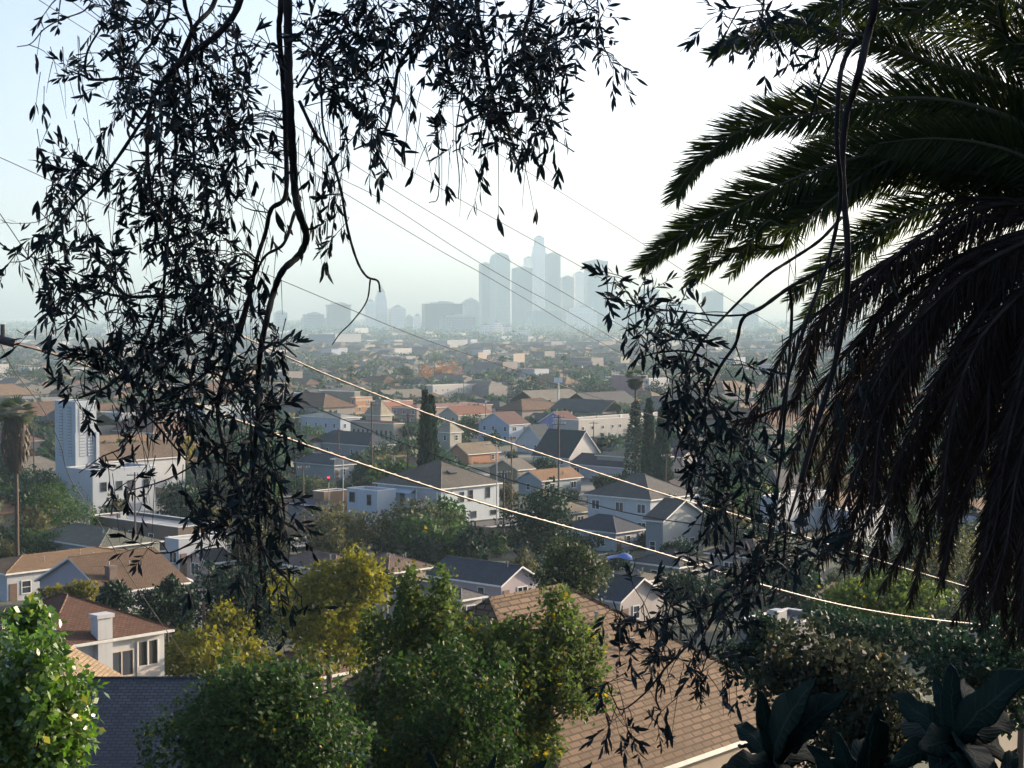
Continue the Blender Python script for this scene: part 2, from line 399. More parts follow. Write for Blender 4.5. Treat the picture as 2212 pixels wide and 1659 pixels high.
def house(label, vl, vc, vr, vy, h, kind, pitch, wall, roof, name='house', cat='house', rot=ROT, d=None, Lu=None, Lv=None, over=.45, win=True, inset=None, trim=None, rw=.34, rh=.2, wz=None, chim=None, vents=0, wsize=None, porch=False, group=None, box=True):
    d = d or solve(vc, vy, h); c = P(vc, vy, d); u = Vector((math.cos(R(rot)), math.sin(R(rot)))); v = Vector((-u.y, u.x))
    def ext(vx, a):
        k = P(vx, vy, 1).x; return (k * c.y - c.x) / (a.x - k * a.y)
    Lu = Lu or min(max(ext(vr, u), 3), 60); Lv = Lv or min(max(ext(vl, v), 3), 60)
    gz_ = c.z - h; ctr = Vector((c.x, c.y)) + u * Lu / 2 + v * Lv / 2
    root = empty(name, (c.x, c.y, gz_), R(rot)); tag(root, label, cat, group)
    wm = wallmat(wall); rm = roofmat(roof, rw, rh); tm = trim and wallmat(trim) or FR
    m = MB(); zb = -2.5
    if kind == 'flat':
        t = .25; hp = h + .0; hr = h - .45
        m.box(0, Lu, 0, Lv, zb, hr - .02, 0, 'b'); 
        for bx in ((0, Lu, 0, t), (0, Lu, Lv - t, Lv), (0, t, t, Lv - t), (Lu - t, Lu, t, Lv - t)): m.box(*bx, hr - .02, hp)
        m.build('wall', wm, root)
        r = MB().box(t, Lu - t, t, Lv - t, hr - .02, hr + .05); r.build('roof', roofmat(roof, 3, 1.2, .8, .1), root)
        cpn = MB()
        for bx in ((-.06, Lu + .06, -.06, t + .04), (-.06, Lu + .06, Lv - t - .04, Lv + .06), (-.06, t + .04, t + .04, Lv - t - .04), (Lu - t - .04, Lu + .06, t + .04, Lv - t - .04)): cpn.box(*bx, hp, hp + .1)
        cpn.build('coping', tm, root); zr = h
    else:
        rmb, zr = roof_mesh(kind, Lu, Lv, h, pitch, over, .2, inset)
        m.box(0, Lu, 0, Lv, zb, h - .21, 0, 'b')
        hh = h - .21; tp = math.tan(R(pitch))
        if kind == 'gu':
            q = Lv / 2
            for x in (0, Lu): m.add([(x, 0, hh), (x, Lv, hh), (x, q, hh + q * tp)], [(0, 1, 2)])
        if kind == 'gv':
            q = Lu / 2
            for y in (0, Lv): m.add([(0, y, hh), (Lu, y, hh), (q, y, hh + q * tp)], [(0, 1, 2)])
        m.build('wall', wm, root)
        r = rmb.build('roof', [rm, tm], root); fix(r)
    if win:
        rows = wz or ([1.55] if h < 4.2 else [1.5 + 2.9 * i for i in range(max(1, int((h + .2) / 2.95)))])
        for face, L in (('r', Lu), ('l', Lv)):
            n = max(1, int(L / 4.2)); ww, wh = wsize or (random.choice([.9, 1.1, 1.5]), random.choice([1.2, 1.35]))
            for z in rows:
                if z + wh / 2 > h - .3: continue
                for i in range(min(n, 9)):
                    if random.random() < .18 and n > 1: continue
                    window(root, face, L * (i + .5 + random.uniform(-.12, .12)) / n, z, ww, wh, split=2 if ww > 1.3 else 1)
        dr = MB().box(.3, 1.25, -.06, .02, 0, 2.1) if Lu > 3.5 else None
        if dr: dr.build('door', plain('door_brown', (.12, .07, .05), .6), root)
    if chim:
        x, y, cw, ch = chim; b = MB().box(x - cw / 2, x + cw / 2, y - cw / 2, y + cw / 2, h - 1, zr + ch)
        b.box(x - cw / 2 - .08, x + cw / 2 + .08, y - cw / 2 - .08, y + cw / 2 + .08, zr + ch, zr + ch + .18); b.build('chimney', wm if h > 5 else plain('chimney_brick', (.12, .08, .07)), root)
    for i in range(vents):
        if kind in ('hip', 'gu', 'gv'):
            gx_ = random.uniform(.25, .75) * Lu; tp = math.tan(R(pitch)); yy = random.uniform(.12, .38) * Lv
            zz = h + (min(yy + over, (Lv + 2 * over) / 2) if kind != 'gv' else min(gx_ + over, Lu - gx_ + over) - over) * tp if kind != 'gu' else h + yy * tp
            if kind == 'hip': zz = h + min(yy + over, gx_ + over, Lu - gx_ + over) * tp
            b = MB().tube([(gx_, yy, zz - .2), (gx_, yy, zz + .5)], .07, 6); b.tube([(gx_, yy, zz + .5), (gx_, yy, zz + .58)], .11, 6); b.build('vent_pipe', GREYM, root)
        else:
            gx_ = random.uniform(.2, .8) * Lu; yy = random.uniform(.15, .8) * Lv; zz = h - .4; s_ = random.uniform(.4, .8)
            b = MB().box(gx_ - s_, gx_ + s_, yy - s_ * .8, yy + s_ * .8, zz - .02, zz + .9); b.box(gx_ - s_ * .8, gx_ + s_ * .8, yy - s_ * .6, yy + s_ * .6, zz + .9, zz + 1.02); b.build('air_conditioner', GREYM, root)
    if porch:
        pm = MB(); L = min(Lu * .6, 4.5); x0 = Lu * .3
        pm.box(x0, x0 + L, -2.2, -.46, 2.5, 2.68); pm.build('porch_roof', rm, root)
        for x in (x0 + .15, x0 + L - .15): MB().tube([(x, -2.05, -1), (x, -2.05, 2.5)], .08, 6).build('post', FR, root)
    if box:
        pts = [proj(*(Vector((c.x, c.y, z)) + Vector((*(u * a + v * b), 0)))) for a in (0, Lu) for b in (0, Lv) for z in (gz_, c.z, gz_ + zr)]
        BOX.append((min(p[0] for p in pts), max(p[0] for p in pts), min(p[1] for p in pts), max(p[1] for p in pts), d))
    root['_h'] = 0; del root['_h']
    return root, Lu, Lv, zr
BLUEW, WHITE, CREAM = (.52, .58, .64), (.66, .66, .64), (.5, .46, .38)
# ---- the nearest roofs
BR = (.235, .16, .105)
r, Lu, Lv, zr = house('large brown shingled hip roof house below the hillside, nearest big roof', None, 1230, None, 1717, 4.3, 'hip', 35, (.4, .34, .28), BR, rot=50, d=60, Lu=16.6, Lv=15.1, inset=(4.9, 7.9), rw=.66, rh=.29, over=.45, vents=4)
MB().box(1.2, 1.75, 7, 7.55, 4.3, zr - .6).build('chimney', plain('soot_metal', (.03, .03, .035)), r)
house('dark brown hip roof bungalow shaded by the green trees below the camera', 590, 800, 990, 1640, 3.6, 'hip', 27, (.2, .16, .13), (.085, .058, .048), rw=.66, rh=.29, win=False)
house('slate blue shingled roof in shade beside the sunlit leafy tree', None, -60, None, 1850, 2.4, 'gu', 23, (.3, .32, .35), (.095, .112, .145), rot=0, d=60, Lu=10.5, Lv=20, win=False)
house('tan roof with its gable edge between the leafy tree and the white house', None, -140, None, 1585, 5, 'gv', 30, (.4, .33, .24), (.4, .29, .18), rot=0, d=76, Lu=8, Lv=8, win=False)
r, Lu, Lv, zr = house('white two storey house with red-brown hip roof and white chimney', -70, 98, 355, 1399, 6.2, 'hip', 25, (.72, .74, .76), (.18, .092, .062), win=False, over=.5, vents=0)
LUW = Lu
k = lambda vx: (P(vx, 1399, 1).x * r.location.y - r.location.x) / (math.cos(R(ROT)) - P(vx, 1399, 1).x * math.sin(R(ROT)))
for vx in (163, 262): window(r, 'r', k(vx), 4.35, 1.7, 1.6, plain('tan_trim', (.5, .42, .34)), split=2)
c0 = k(219); MB().box(c0 - .55, c0 + .55, -.46, .35, -2, 7.6).box(c0 - .65, c0 + .65, -.56, .45, 7.6, 7.85).build('chimney', wallmat((.72, .74, .76)), r)
x0, x1 = k(296), k(340)
MB().box(x0, x1, -.03, .3, 3.2, 5.55).build('porch_shade_box', plain('porch_shade_black', (.02, .02, .022)), r)  # solid near-black box stands in for the shade inside the open porch
pr = MB().box(x0 - .1, x1 + .1, -.14, -.03, 3.15, 4.0); pr.build('balcony_panel', plain('balcony_pale', (.45, .42, .4)), r)
for x in (x0, (x0 + x1) / 2, x1): MB().box(x - .06, x + .06, -.12, -.031, 4.0, 5.6).build('post', FR, r)
# the dish beside it stands on the roof of the white house
dsh = empty('satellite_dish', P(112, 1385, 103)); tag(dsh, 'grey satellite dish on the red-brown roof beside the leafy tree', 'satellite dish')
m = MB(); 
for i in range(5):
    a0 = i / 4
rings = [[(math.cos(t) * q * .55, .25 * q * q - .0, math.sin(t) * q * .55) for t in np.linspace(0, 2 * math.pi, 14, endpoint=False)] for q in (.02, .4, .75, 1)]
m.add([p for rg in rings for p in rg], [(i * 14 + j, i * 14 + (j + 1) % 14, (i + 1) * 14 + (j + 1) % 14, (i + 1) * 14 + j) for i in range(3) for j in range(14)])
o = m.build('bowl', GREYM, dsh, (0, 0, .9)); o.rotation_euler = (R(-35), 0, R(155))
MB().tube([(0, 0, -1.5), (0, 0, .85)], .05).build('mast', GREYM, dsh); MB().tube([(0, 0, .8), (.25, -.5, 1.2)], .03).build('arm', GREYM, dsh)
T = [  # bluish whites here have the cool tone of shade put into them
 ('lavender gabled house with brown roof, left of the green house', 86, 228, 400, 1276, 3, 'gu', 25, (.5, .46, .52), (.2, .125, .08), dict(vents=2, chim=(2, 2, .9, -.9))),
 ('white house under a broad low orange-brown roof with vents', -80, 15, 330, 1238, 3.4, 'hip', 11, (.62, .64, .68), (.34, .21, .115), dict(vents=4)),
 ('green gabled house with white fascia behind the dark shrubs', 262, 292, 408, 1266, 2.7, 'gv', 25, (.2, .29, .23), (.2, .14, .09), dict(Lv=9)),
 ('small pale pink gabled house behind the hanging leaves', 404, 450, 500, 1212, 2.8, 'gu', 27, (.55, .44, .42), (.07, .07, .08), {}),
 ('long grey-green roofed house with a rooftop box in front of the brown parapet', 60, 215, 345, 1182, 3, 'hip', 18, (.33, .35, .32), (.19, .2, .165), dict(vents=2)),
 ('low bluish white shed with flat roof behind the hanging leaves', 372, 386, 490, 1166, 4, 'flat', 0, (.58, .63, .7), (.4, .4, .4), {}),
 ('flat white roof over brown walls below the white church hall', 195, 385, 475, 1140, 3.6, 'flat', 0, (.19, .145, .12), (.5, .5, .5), dict(vents=1)),
 ('tan walled flat building left of the white two storey house', 690, 700, 752, 1063, 4, 'flat', 0, (.38, .24, .15), (.3, .25, .2), dict(win=False)),
 ('low house with purple-grey hip roof beside the red traffic light', 622, 690, 706, 1092, 2.8, 'hip', 20, (.4, .38, .4), (.16, .13, .18), {}),
 ('navy roofed house with small white dormer behind the street lamp', 638, 722, 765, 1005, 3.2, 'hip', 30, (.48, .54, .58), (.08, .1, .14), {}),
 ('mauve-brown hip roof house behind the yellow tree', 600, 722, 795, 1233, 3, 'hip', 24, (.36, .3, .28), (.2, .145, .13), dict(vents=1)),
 ('brown hip roof house with pale vent pipes behind the yellow tree', 742, 838, 935, 1237, 3, 'hip', 21, (.42, .36, .33), (.235, .155, .12), dict(vents=4)),
 ('plain grey hip roof house right of the yellow tree', 848, 996, 1026, 1294, 3, 'hip', 22, (.42, .4, .4), (.2, .19, .185), {}),
 ('pinkish gabled bungalow with navy roof and white porch', 930, 1083, 1162, 1259, 3, 'gv', 28, (.5, .44, .47), (.09, .105, .14), dict(vents=1)),
 ('small bluish house with navy hip roof below the white twin of the street', 1225, 1330, 1392, 1150, 3, 'hip', 27, (.48, .55, .65), (.075, .09, .13), {}),
 ('tall white house with slate blue roof and bay at the right', 1270, 1405, 1500, 1079, 6, 'hip', 28, (.62, .67, .7), (.17, .165, .16), {}),
 ('grey gabled house with outside stairs beside the tall white house', 1395, 1432, 1520, 1122, 5.4, 'gv', 27, (.37, .41, .43), (.16, .15, .14), {}),
 ('bluish grey gabled house with bright orange-tan roof', 1120, 1170, 1255, 1036, 3.2, 'gu', 27, (.4, .47, .52), (.38, .225, .13), dict(vents=2)),
 ('tan gabled house with paired window behind the bluish grey gable', 1058, 1118, 1152, 1013, 3.2, 'gu', 24, (.42, .35, .22), (.27, .24, .2), {}),
 ('long white house with dark plum roof and gable at its right end', 1232, 1370, 1424, 1010, 3.3, 'gv', 24, (.58, .57, .6), (.1, .085, .105), {}),
 ('white gabled house with very steep dark roof in the middle', 1152, 1229, 1297, 986, 3, 'gv', 45, (.68, .68, .66), (.05, .07, .085), {}),
 ('pale steep gabled house with dark roof left of the steep dark roof', 1117, 1172, 1204, 953, 3.5, 'gu', 42, (.58, .63, .66), (.07, .09, .11), {}),
 ('light blue gabled house with two windows and maroon roof', 1034, 1100, 1142, 916, 6, 'gu', 27, (.48, .57, .72), (.2, .11, .1), {}),
 ('violet gabled house with red roof', 1166, 1228, 1256, 913, 6, 'gu', 28, (.24, .26, .58), (.21, .095, .09), {}),
 ('house with flat tan-green hip roof beside the ivy covered palm', 1290, 1400, 1450, 990, 5.4, 'hip', 17, (.5, .47, .42), (.29, .27, .2), {}),
 ('small house with orange front gable and tan roof', 966, 1011, 1078, 979, 3, 'gu', 31, (.55, .25, .13), (.31, .245, .17), dict(vents=1)),
 ('pale pyramid roofed tower house beside the dark cypresses', 945, 972, 997, 934, 6, 'hip', 47, (.5, .48, .4), (.44, .41, .33), {}),
 ('beige gabled house with rust red roof behind the cypresses', 949, 990, 1062, 896, 6, 'gu', 29, (.48, .46, .4), (.3, .13, .09), {}),
 ('navy roofed house behind the parked lamp pole, widest dark roof on the left', 672, 800, 852, 963, 3.5, 'hip', 32, (.35, .38, .42), (.055, .075, .105), {}),
 ('white house with low pale roof and row of windows', 650, 735, 778, 903, 7, 'hip', 12, (.58, .66, .74), (.44, .44, .41), {}),
 ('grey-green flat hip roof house below the blue tarpaulin', 1296, 1385, 1438, 1255, 3, 'hip', 15, (.4, .38, .36), (.235, .215, .165), dict(vents=3)),
 ('white gabled cottage with dark roof at the corner of the big brown roof', 1300, 1340, 1428, 1293, 3.2, 'gv', 28, (.58, .54, .54), (.065, .085, .115), {}),
 ('dark slate hip roof house with one sunlit orange slope', 1372, 1466, 1530, 1224, 3, 'hip', 22, (.3, .3, .3), (.1, .105, .12), {}),
 ('mud brown roofed house right behind the hanging leaves', 1530, 1640, 1730, 1205, 3.2, 'hip', 24, (.4, .36, .34), (.17, .12, .1), {}),
 ('khaki roofed house between the conifer and the tall white house', 1165, 1215, 1282, 1110, 3, 'hip', 24, (.4, .38, .34), (.3, .26, .19), {}),
 ('low roof with dull red tiles at the left edge', -60, 20, 95, 955, 4, 'hip', 22, (.4, .34, .3), (.24, .12, .09), {}),
 ('brown gabled house right of the church tower behind leaves', 215, 330, 430, 935, 5, 'hip', 24, (.38, .3, .26), (.24, .14, .1), {}),
 ('plum gabled house right of the leaf cluster', 1445, 1475, 1520, 985, 5, 'gv', 26, (.48, .44, .46), (.14, .08, .1), {}),
 ('dark plum roofed cottage with white wall beside the leaf cluster', 1405, 1450, 1500, 1058, 3, 'hip', 26, (.6, .62, .65), (.11, .08, .1), {}),
 ('tan roofed house at the lower right behind the broad leaves', 2050, 2150, 2300, 1560, 3.5, 'hip', 20, (.4, .36, .3), (.24, .18, .12), dict(win=False)),
]
for t in T: house(*t[:10], **t[10])
# flat and large buildings
B = [  # white walls here lean blue, with shade tone included in the colour
 ('beige block with blank front wall among the shops', 'building', 686, 766, 774, 847, 10, 'flat', 0, (.34, .29, .22), (.3, .28, .25), dict(win=False)),
 ('blue-white warehouse wall left of the beige block', 'building', 628, 685, 692, 851, 9, 'flat', 0, (.52, .6, .7), (.4, .42, .45), {}),
 ('orange banded shop building right of the beige block', 'building', 756, 768, 804, 859, 9, 'flat', 0, (.55, .26, .13), (.4, .33, .28), {}),
 ('brick red shop building behind the mission church', 'building', 800, 826, 892, 868, 8, 'flat', 0, (.48, .2, .13), (.4, .3, .26), {}),
 ('long low building with dusty red roof', 'building', 846, 900, 1062, 882, 6, 'hip', 8, (.42, .28, .24), (.36, .19, .165), {}),
 ('long pale building behind the dusty red roof', 'building', 915, 935, 1092, 833, 7, 'flat', 0, (.58, .56, .54), (.45, .42, .4), {}),
 ('pink walled block right of the round trees', 'building', 1322, 1390, 1399, 812, 13, 'flat', 0, (.5, .27, .27), (.4, .36, .34), dict(win=False)),
 ('whitish three storey block beside the pink block', 'building', 1392, 1402, 1445, 818, 12, 'flat', 0, (.55, .54, .56), (.4, .4, .4), {}),
 ('long two storey apartment block with paired windows', 'apartment block', 1195, 1250, 1500, 908, 7, 'flat', 0, (.5, .49, .46), (.5, .45, .4), dict(wsize=(.9, 1.0), vents=5)),
 ('white church hall with flat roof and square dark windows', 'church hall', 142, 200, 335, 1016, 8, 'flat', 0, (.54, .6, .66), (.45, .48, .52), dict(win=False, vents=6)),
 ('white flat roofed store with beige rear wall at lower right', 'building', 1600, 1700, 1800, 1352, 3.6, 'flat', 0, (.26, .26, .27), (.3, .3, .32), dict(vents=1, win=False)),
 ('white two storey block behind the dead palm fronds', 'apartment block', 1815, 1838, 1930, 1105, 6.2, 'flat', 0, (.6, .64, .68), (.4, .4, .42), {}),
 ('pale block seen through gaps in the palm skirt', 'apartment block', 1640, 1680, 1790, 1075, 6.2, 'flat', 0, (.55, .6, .66), (.4, .4, .42), {}),
 ('teal and white storefront behind the leaves on the left', 'building', 400, 440, 560, 880, 7, 'flat', 0, (.45, .55, .58), (.4, .4, .4), {}),
 ('grey warehouse behind the church tower', 'building', 215, 260, 400, 893, 6, 'flat', 0, (.42, .43, .46), (.45, .46, .5), dict(vents=3)),
]
for t in B:
    r, Lu, Lv, zr = house(t[0], *t[2:11], name=t[1].replace(' ', '_'), cat=t[1], **t[11])
    if 'church hall' in t[1]:
        for f in (.17, .42, .6, .85): window(r, 'r', Lu * f, 4.9, 1.1, 1.5, DK)
        window(r, 'r', Lu * .5, 1.6, .8, 1.4, DK)
    if 'orange banded' in t[0]:
        for z in (2.6, 5.2, 7.6): MB().box(-.05, Lu + .05, -.08, -.01, z, z + .7).build('band', wallmat((.62, .5, .36)), r)
# the white two storey house in the middle, its annexe, bay and skylight
r, Lu, Lv, zr = house('big white two storey house with slate and tan hip roof, skylight and lean-to', 815, 953, 1078, 1055, 6.4, 'hip', 26, (.6, .68, .73), (.17, .155, .135), win=False, over=.6)  # white wall tinted blue to carry the colour of shade
for f, z, ww, wh in ((.35, 4.6, .8, 1.6), (.5, 4.7, .9, 1.7), (.8, 4.9, .9, 1.7), (.55, 1.4, 1.2, 1.0), (.9, 1.4, 1.4, .7)): window(r, 'r', Lu * f, z, ww, wh, DK)
MB().box(-.06, .02, Lv * .06, Lv * .36, 2.9, 5.4).build('porch_screen', plain('porch_grey', (.32, .31, .34)), r)
for y in (.05, .37): MB().box(-.16, -.061, Lv * y - .15, Lv * y + .15, -1, 5.9).build('post', FR, r)
MB().box(-1.4, -.02, Lv * .4, Lv * .72, 0, 5.2).add([(-1.6, Lv * .38, 5.21), (-.03, Lv * .38, 5.9), (-.03, Lv * .74, 5.9), (-1.6, Lv * .74, 5.21)], [(0, 1, 2, 3)]).build('lean_to', wallmat((.55, .66, .75)), r)
for y in (.5, .64): window(r, 'l', Lv * y, 4.2, .9, 1.7, DK, off=-1.42)
sk = MB().box(-.8, .8, -.5, .5, 0, .25); o = sk.build('skylight', DK, r, (Lu * .42, Lv * .22, 6.4 + (Lv * .22 + .6) * math.tan(R(26)) + .1)); o.rotation_euler = (R(26), 0, 0)
r, Lu, Lv, zr = house('white flat roofed annexe with bright blue roof edge', 750, 815, 855, 1061, 6, 'flat', 0, (.6, .68, .76), (.3, .42, .62), win=False)
window(r, 'l', Lv * .83, 4.6, 1.2, 1.5, DK, split=2); window(r, 'l', Lv * .27, 4.4, .9, 1.6, DK)
# church: tower with louvres, nave with arched windows
r, Lu, Lv, zr = house('white square church tower with tall louvred openings', 118, 163, 208, 868, 19, 'flat', 0, (.56, .63, .7), (.5, .5, .5), d=326, name='church_tower', cat='church tower', win=False)
for face, L in (('r', Lu), ('l', Lv)):
    for f in (.3, .7):
        m = MB(); g = MB()
        for i in range(16):
            z = 8.6 + i * .58
            a = (L * f - .62, L * f + .62)
            if face == 'r': m.box(*a, -.12, -.022, z, z + .3)
            else: m.box(-.12, -.022, *a, z, z + .3)
        if face == 'r': g.box(L * f - .7, L * f + .7, -.02, .1, 8.4, 18)
        else: g.box(-.02, .1, L * f - .7, L * f + .7, 8.4, 18)
        o = g.build('louvre_opening', plain('louvre_dark', (.22, .27, .33)), r); m.build('louvre_slats', wallmat((.62, .66, .7)), o)
for f in (0, 1):
    MB().box(Lu * f - .35, Lu * f + .35, -.4, .4, -1, 13).build('buttress', wallmat((.56, .63, .7)), r)
r, Lu, Lv, zr = house('church nave with long brown roof and white arched window gable', 172, 214, 400, 994, 7.6, 'gu', 40, (.7, .72, .73), (.2, .15, .115), name='church', cat='church', win=False)
for f in (.35, .5, .65):
    m = MB(); y0 = Lv * f; m.box(-.08, .02, y0 - .33, y0 + .33, 5.6, 7.2); m.tube([(-.08, y0, 7.2), (.02, y0, 7.2)], .33, 10); m.build('arched_window', GL, r)
# mission church
r, Lu, Lv, zr = house('beige mission church wall with arches and red tile edge', 757, 850, 870, 915, 7, 'hip', 10, (.52, .45, .35), (.3, .14, .1), name='mission_church', cat='church', win=False)
for i in range(9):
    m = MB(); y0 = Lv * (i + .6) / 9.4; m.box(-.06, .02, y0 - .4, y0 + .4, 1.5, 4.4); m.tube([(-.06, y0, 4.4), (.02, y0, 4.4)], .4, 10); m.build('arched_window', GL, r)
house('cream steep roofed church front with one sunlit side', 790, 822, 847, 897, 9, 'hip', 58, (.5, .46, .38), (.48, .42, .32), name='chapel', cat='chapel', win=False)
house('small sunlit brown hip roof peeking above the dark round tree', 560, 690, 742, 1459, 3, 'hip', 22, (.3, .24, .2), (.27, .145, .1), win=False, vents=2)
BOX += [(897, 996, 783, 828, 1500), (1096, 1192, 822, 872, 800), (1188, 1246, 834, 872, 800), (1252, 1328, 824, 872, 800), (1060, 1130, 862, 892, 640), (860, 900, 790, 822, 1300)]   # kept clear for hand placed trees
# small shed roofs, tarpaulin
tp = empty('tarpaulin', P(1338, 1197, 205)); tag(tp, 'bright blue tarpaulin over a yard behind the navy roof', 'tarpaulin')
g_ = np.linspace(-1, 1, 9); m = MB()
m.add([(x * 1.5, y * 1.2, .25 * math.sin(3 * x) * math.cos(2 * y) - .3 * (x * x + y * y)) for y in g_ for x in g_], [(i * 9 + j, i * 9 + j + 1, (i + 1) * 9 + j + 1, (i + 1) * 9 + j) for i in range(8) for j in range(8)])
m.build('sheet', plain('blue_tarp', (.03, .09, .3), .6), tp, smooth=True)
for x in (-1.2, 1.2):
    for y in (-.9, .9): MB().tube([(x, y, -3.2), (x, y, -.3)], .05).build('post', DK, tp)
# ================================================================ downtown towers
def tower(label, x0, x1, vt, d, th=18, tiers=(), mat=None, name='office_tower', cat='office tower', sq=1.0, crown=None):
    c = P((x0 + x1) / 2, vt, d); W = (x1 - x0) / F * d; t = R(th)
    a = W / (math.cos(t) + sq * math.sin(t)); b = a * sq; g = G(c.x, d) - 4; H = c.z - g
    root = empty(name, (c.x, d + b / 2, g), t); tag(root, label, cat)
    m = MB(); z = 0; sx = 1.0
    segs = list(tiers) or [(1.0, 1.0)]           # (height fraction reached, width fraction)
    for (hf, wf) in segs:
        m.box(-a * wf / 2, a * wf / 2, -b * wf / 2, b * wf / 2, z, H * hf, 0); z = H * hf
    m.build('wall', mat, root)
    k = MB(); wf = segs[-1][1]
    if crown == 'pyramid':
        q = a * wf / 2; e = [(-q, -q, H), (q, -q, H), (q, q, H), (-q, q, H), (0, 0, H + q * 2.0)]
        k.add(e, [(0, 1, 4), (1, 2, 4), (2, 3, 4), (3, 0, 4), (3, 2, 1, 0)])
    else:
        k.box(-a * wf * .3, a * wf * .3, -b * wf * .3, b * wf * .3, H, H + 4); k.box(-a * wf * .1, a * wf * .2, -b * wf * .1, b * wf * .2, H + 4, H + 7)
    k.build('crown' if crown else 'roof_plant', plain('roof_plant', (.3, .3, .3)), root)
O1 = officemat('office_grey', (.27, .28, .3), (.06, .08, .11)); O2 = officemat('office_dark', (.09, .1, .13), (.02, .03, .05), 1.6, 3.9, .25)
O3 = officemat('office_pale', (.7, .66, .62), (.14, .16, .19), 2.6, 3.7, .9); O4 = officemat('office_brown', (.26, .2, .18), (.08, .08, .1), 2.2, 3.8, .6)
TW = [
 ('round crowned stepped tower, tallest on the skyline', 1148, 1181, 512, 6200, 12, ((.83, 1.0), (.9, .86), (1.0, .66)), O3),
 ('tall twin slab with stepped left shoulder, left end of the tall cluster', 1057, 1102, 549, 6100, 22, ((.94, 1.0), (.975, .9), (1.0, .8)), O1),
 ('narrower slab tight against the left of the tall twin slab', 1034, 1060, 570, 6150, 22, (), O2),
 ('broad dark slab in front of the tallest stepped tower', 1105, 1150, 579, 5900, 14, (), O2),
 ('slim pale tower peeking left of the tallest stepped tower', 1131, 1152, 557, 6400, 14, (), O3),
 ('dark flat topped tower touching the right side of the tallest one', 1178, 1211, 549, 6000, 10, (), O4),
 ('mid height block right of the dark flat topped tower', 1211, 1240, 599, 6100, 12, (), O1),
 ('slightly taller block left of the isolated broad tower', 1238, 1264, 590, 6200, 12, (), O3),
 ('isolated broad flat topped tower behind the leaf tip', 1263, 1314, 564, 6000, 10, (), O1),
 ('short pale block behind the tip of the leaf spray', 1312, 1333, 602, 6300, 15, (), O3),
 ('square block seen between leaf sprays near the palm', 1384, 1424, 625, 5900, 8, (), O1),
 ('lower wide block behind the leaf spray near the palm', 1424, 1503, 659, 5700, 10, (), O3),
 ('lone square tower under the palm frond tips', 1520, 1563, 632, 5900, 8, (), O2),
 ('low wide block right of the lone square tower', 1586, 1640, 658, 5800, 20, ((.9, 1.0), (1.0, .7)), O1),
 ('low block beside the hanging trunk branch', 588, 620, 675, 5200, 20, (), O1),
 ('low stepped office block left of the courthouse block', 645, 704, 679, 5000, 14, ((.8, 1.0), (1.0, .86)), O1),
 ('courthouse block with overhanging top left of the tapered tower', 700, 757, 658, 4900, 10, ((.97, 1.0), (1.0, 1.12)), O4),
 ('plain slab immediately left of the tapered city tower', 786, 810, 651, 5300, 12, (), O3),
 ('office block with vertical ribs right of the tapered city tower', 836, 876, 664, 5000, 14, ((.94, 1.0), (1.0, .84)), O3),
 ('small low block right of the ribbed office block', 875, 892, 684, 5100, 14, (), O1),
 ('tiny low block in the gap before the long dark block', 892, 909, 682, 5400, 14, (), O3),
 ('long dark civic block left of the tall cluster', 907, 999, 656, 4800, 8, (), O2),
 ('pale slab in front of the long dark civic block', 945, 1027, 684, 4500, 9, (), O1),
 ('grey block with stepped roof touching the tall cluster', 996, 1036, 648, 5400, 15, ((.93, 1.0), (1.0, .75)), O1),
 ('white housing tower, left one of the white pair group', 1036, 1062, 702, 3800, 20, (), O3),
 ('white housing tower with stepped top in the middle of the white group', 1062, 1086, 697, 3850, 20, ((.9, 1.0), (1.0, .7)), O3),
 ('white housing tower, right one of the white group', 1084, 1106, 706, 3800, 20, (), O3),
 ('low pale blocks row right of the white housing towers', 1112, 1144, 714, 3700, 14, (), O3),
 ('wide hazy block under the dark slab of the tall cluster', 1140, 1215, 672, 5300, 8, (), O1),
 ('hazy stepped block below the mid height blocks', 1225, 1290, 664, 5400, 12, ((.8, 1.0), (1.0, .8)), O3),
 ('hazy low block left of the square block near the palm', 1330, 1384, 664, 5500, 14, (), O1),
 ('tall block half hidden by leaves left of the hanging trunk', 410, 436, 602, 5600, 18, (), O1),
 ('shorter block behind leaves at far left of downtown', 374, 411, 641, 5500, 18, (), O2),
 ('pale block behind leaves next to the hanging trunk', 534, 568, 633, 5400, 18, (), O3),
 ('low hazy block behind the leaves at left', 300, 352, 668, 5200, 12, (), O1),
 ('low hazy slab between the leafy blocks', 440, 520, 664, 5300, 12, (), O3),
]
for t in TW: tower(*t[:6], tiers=t[6], mat=t[7])
tower('tapered city tower with pyramid crown rising from low blocks', 806, 837, 631, 5000, 12, ((.62, 1.0), (.78, .9), (.9, .8), (1.0, .62)), O3, crown='pyramid')
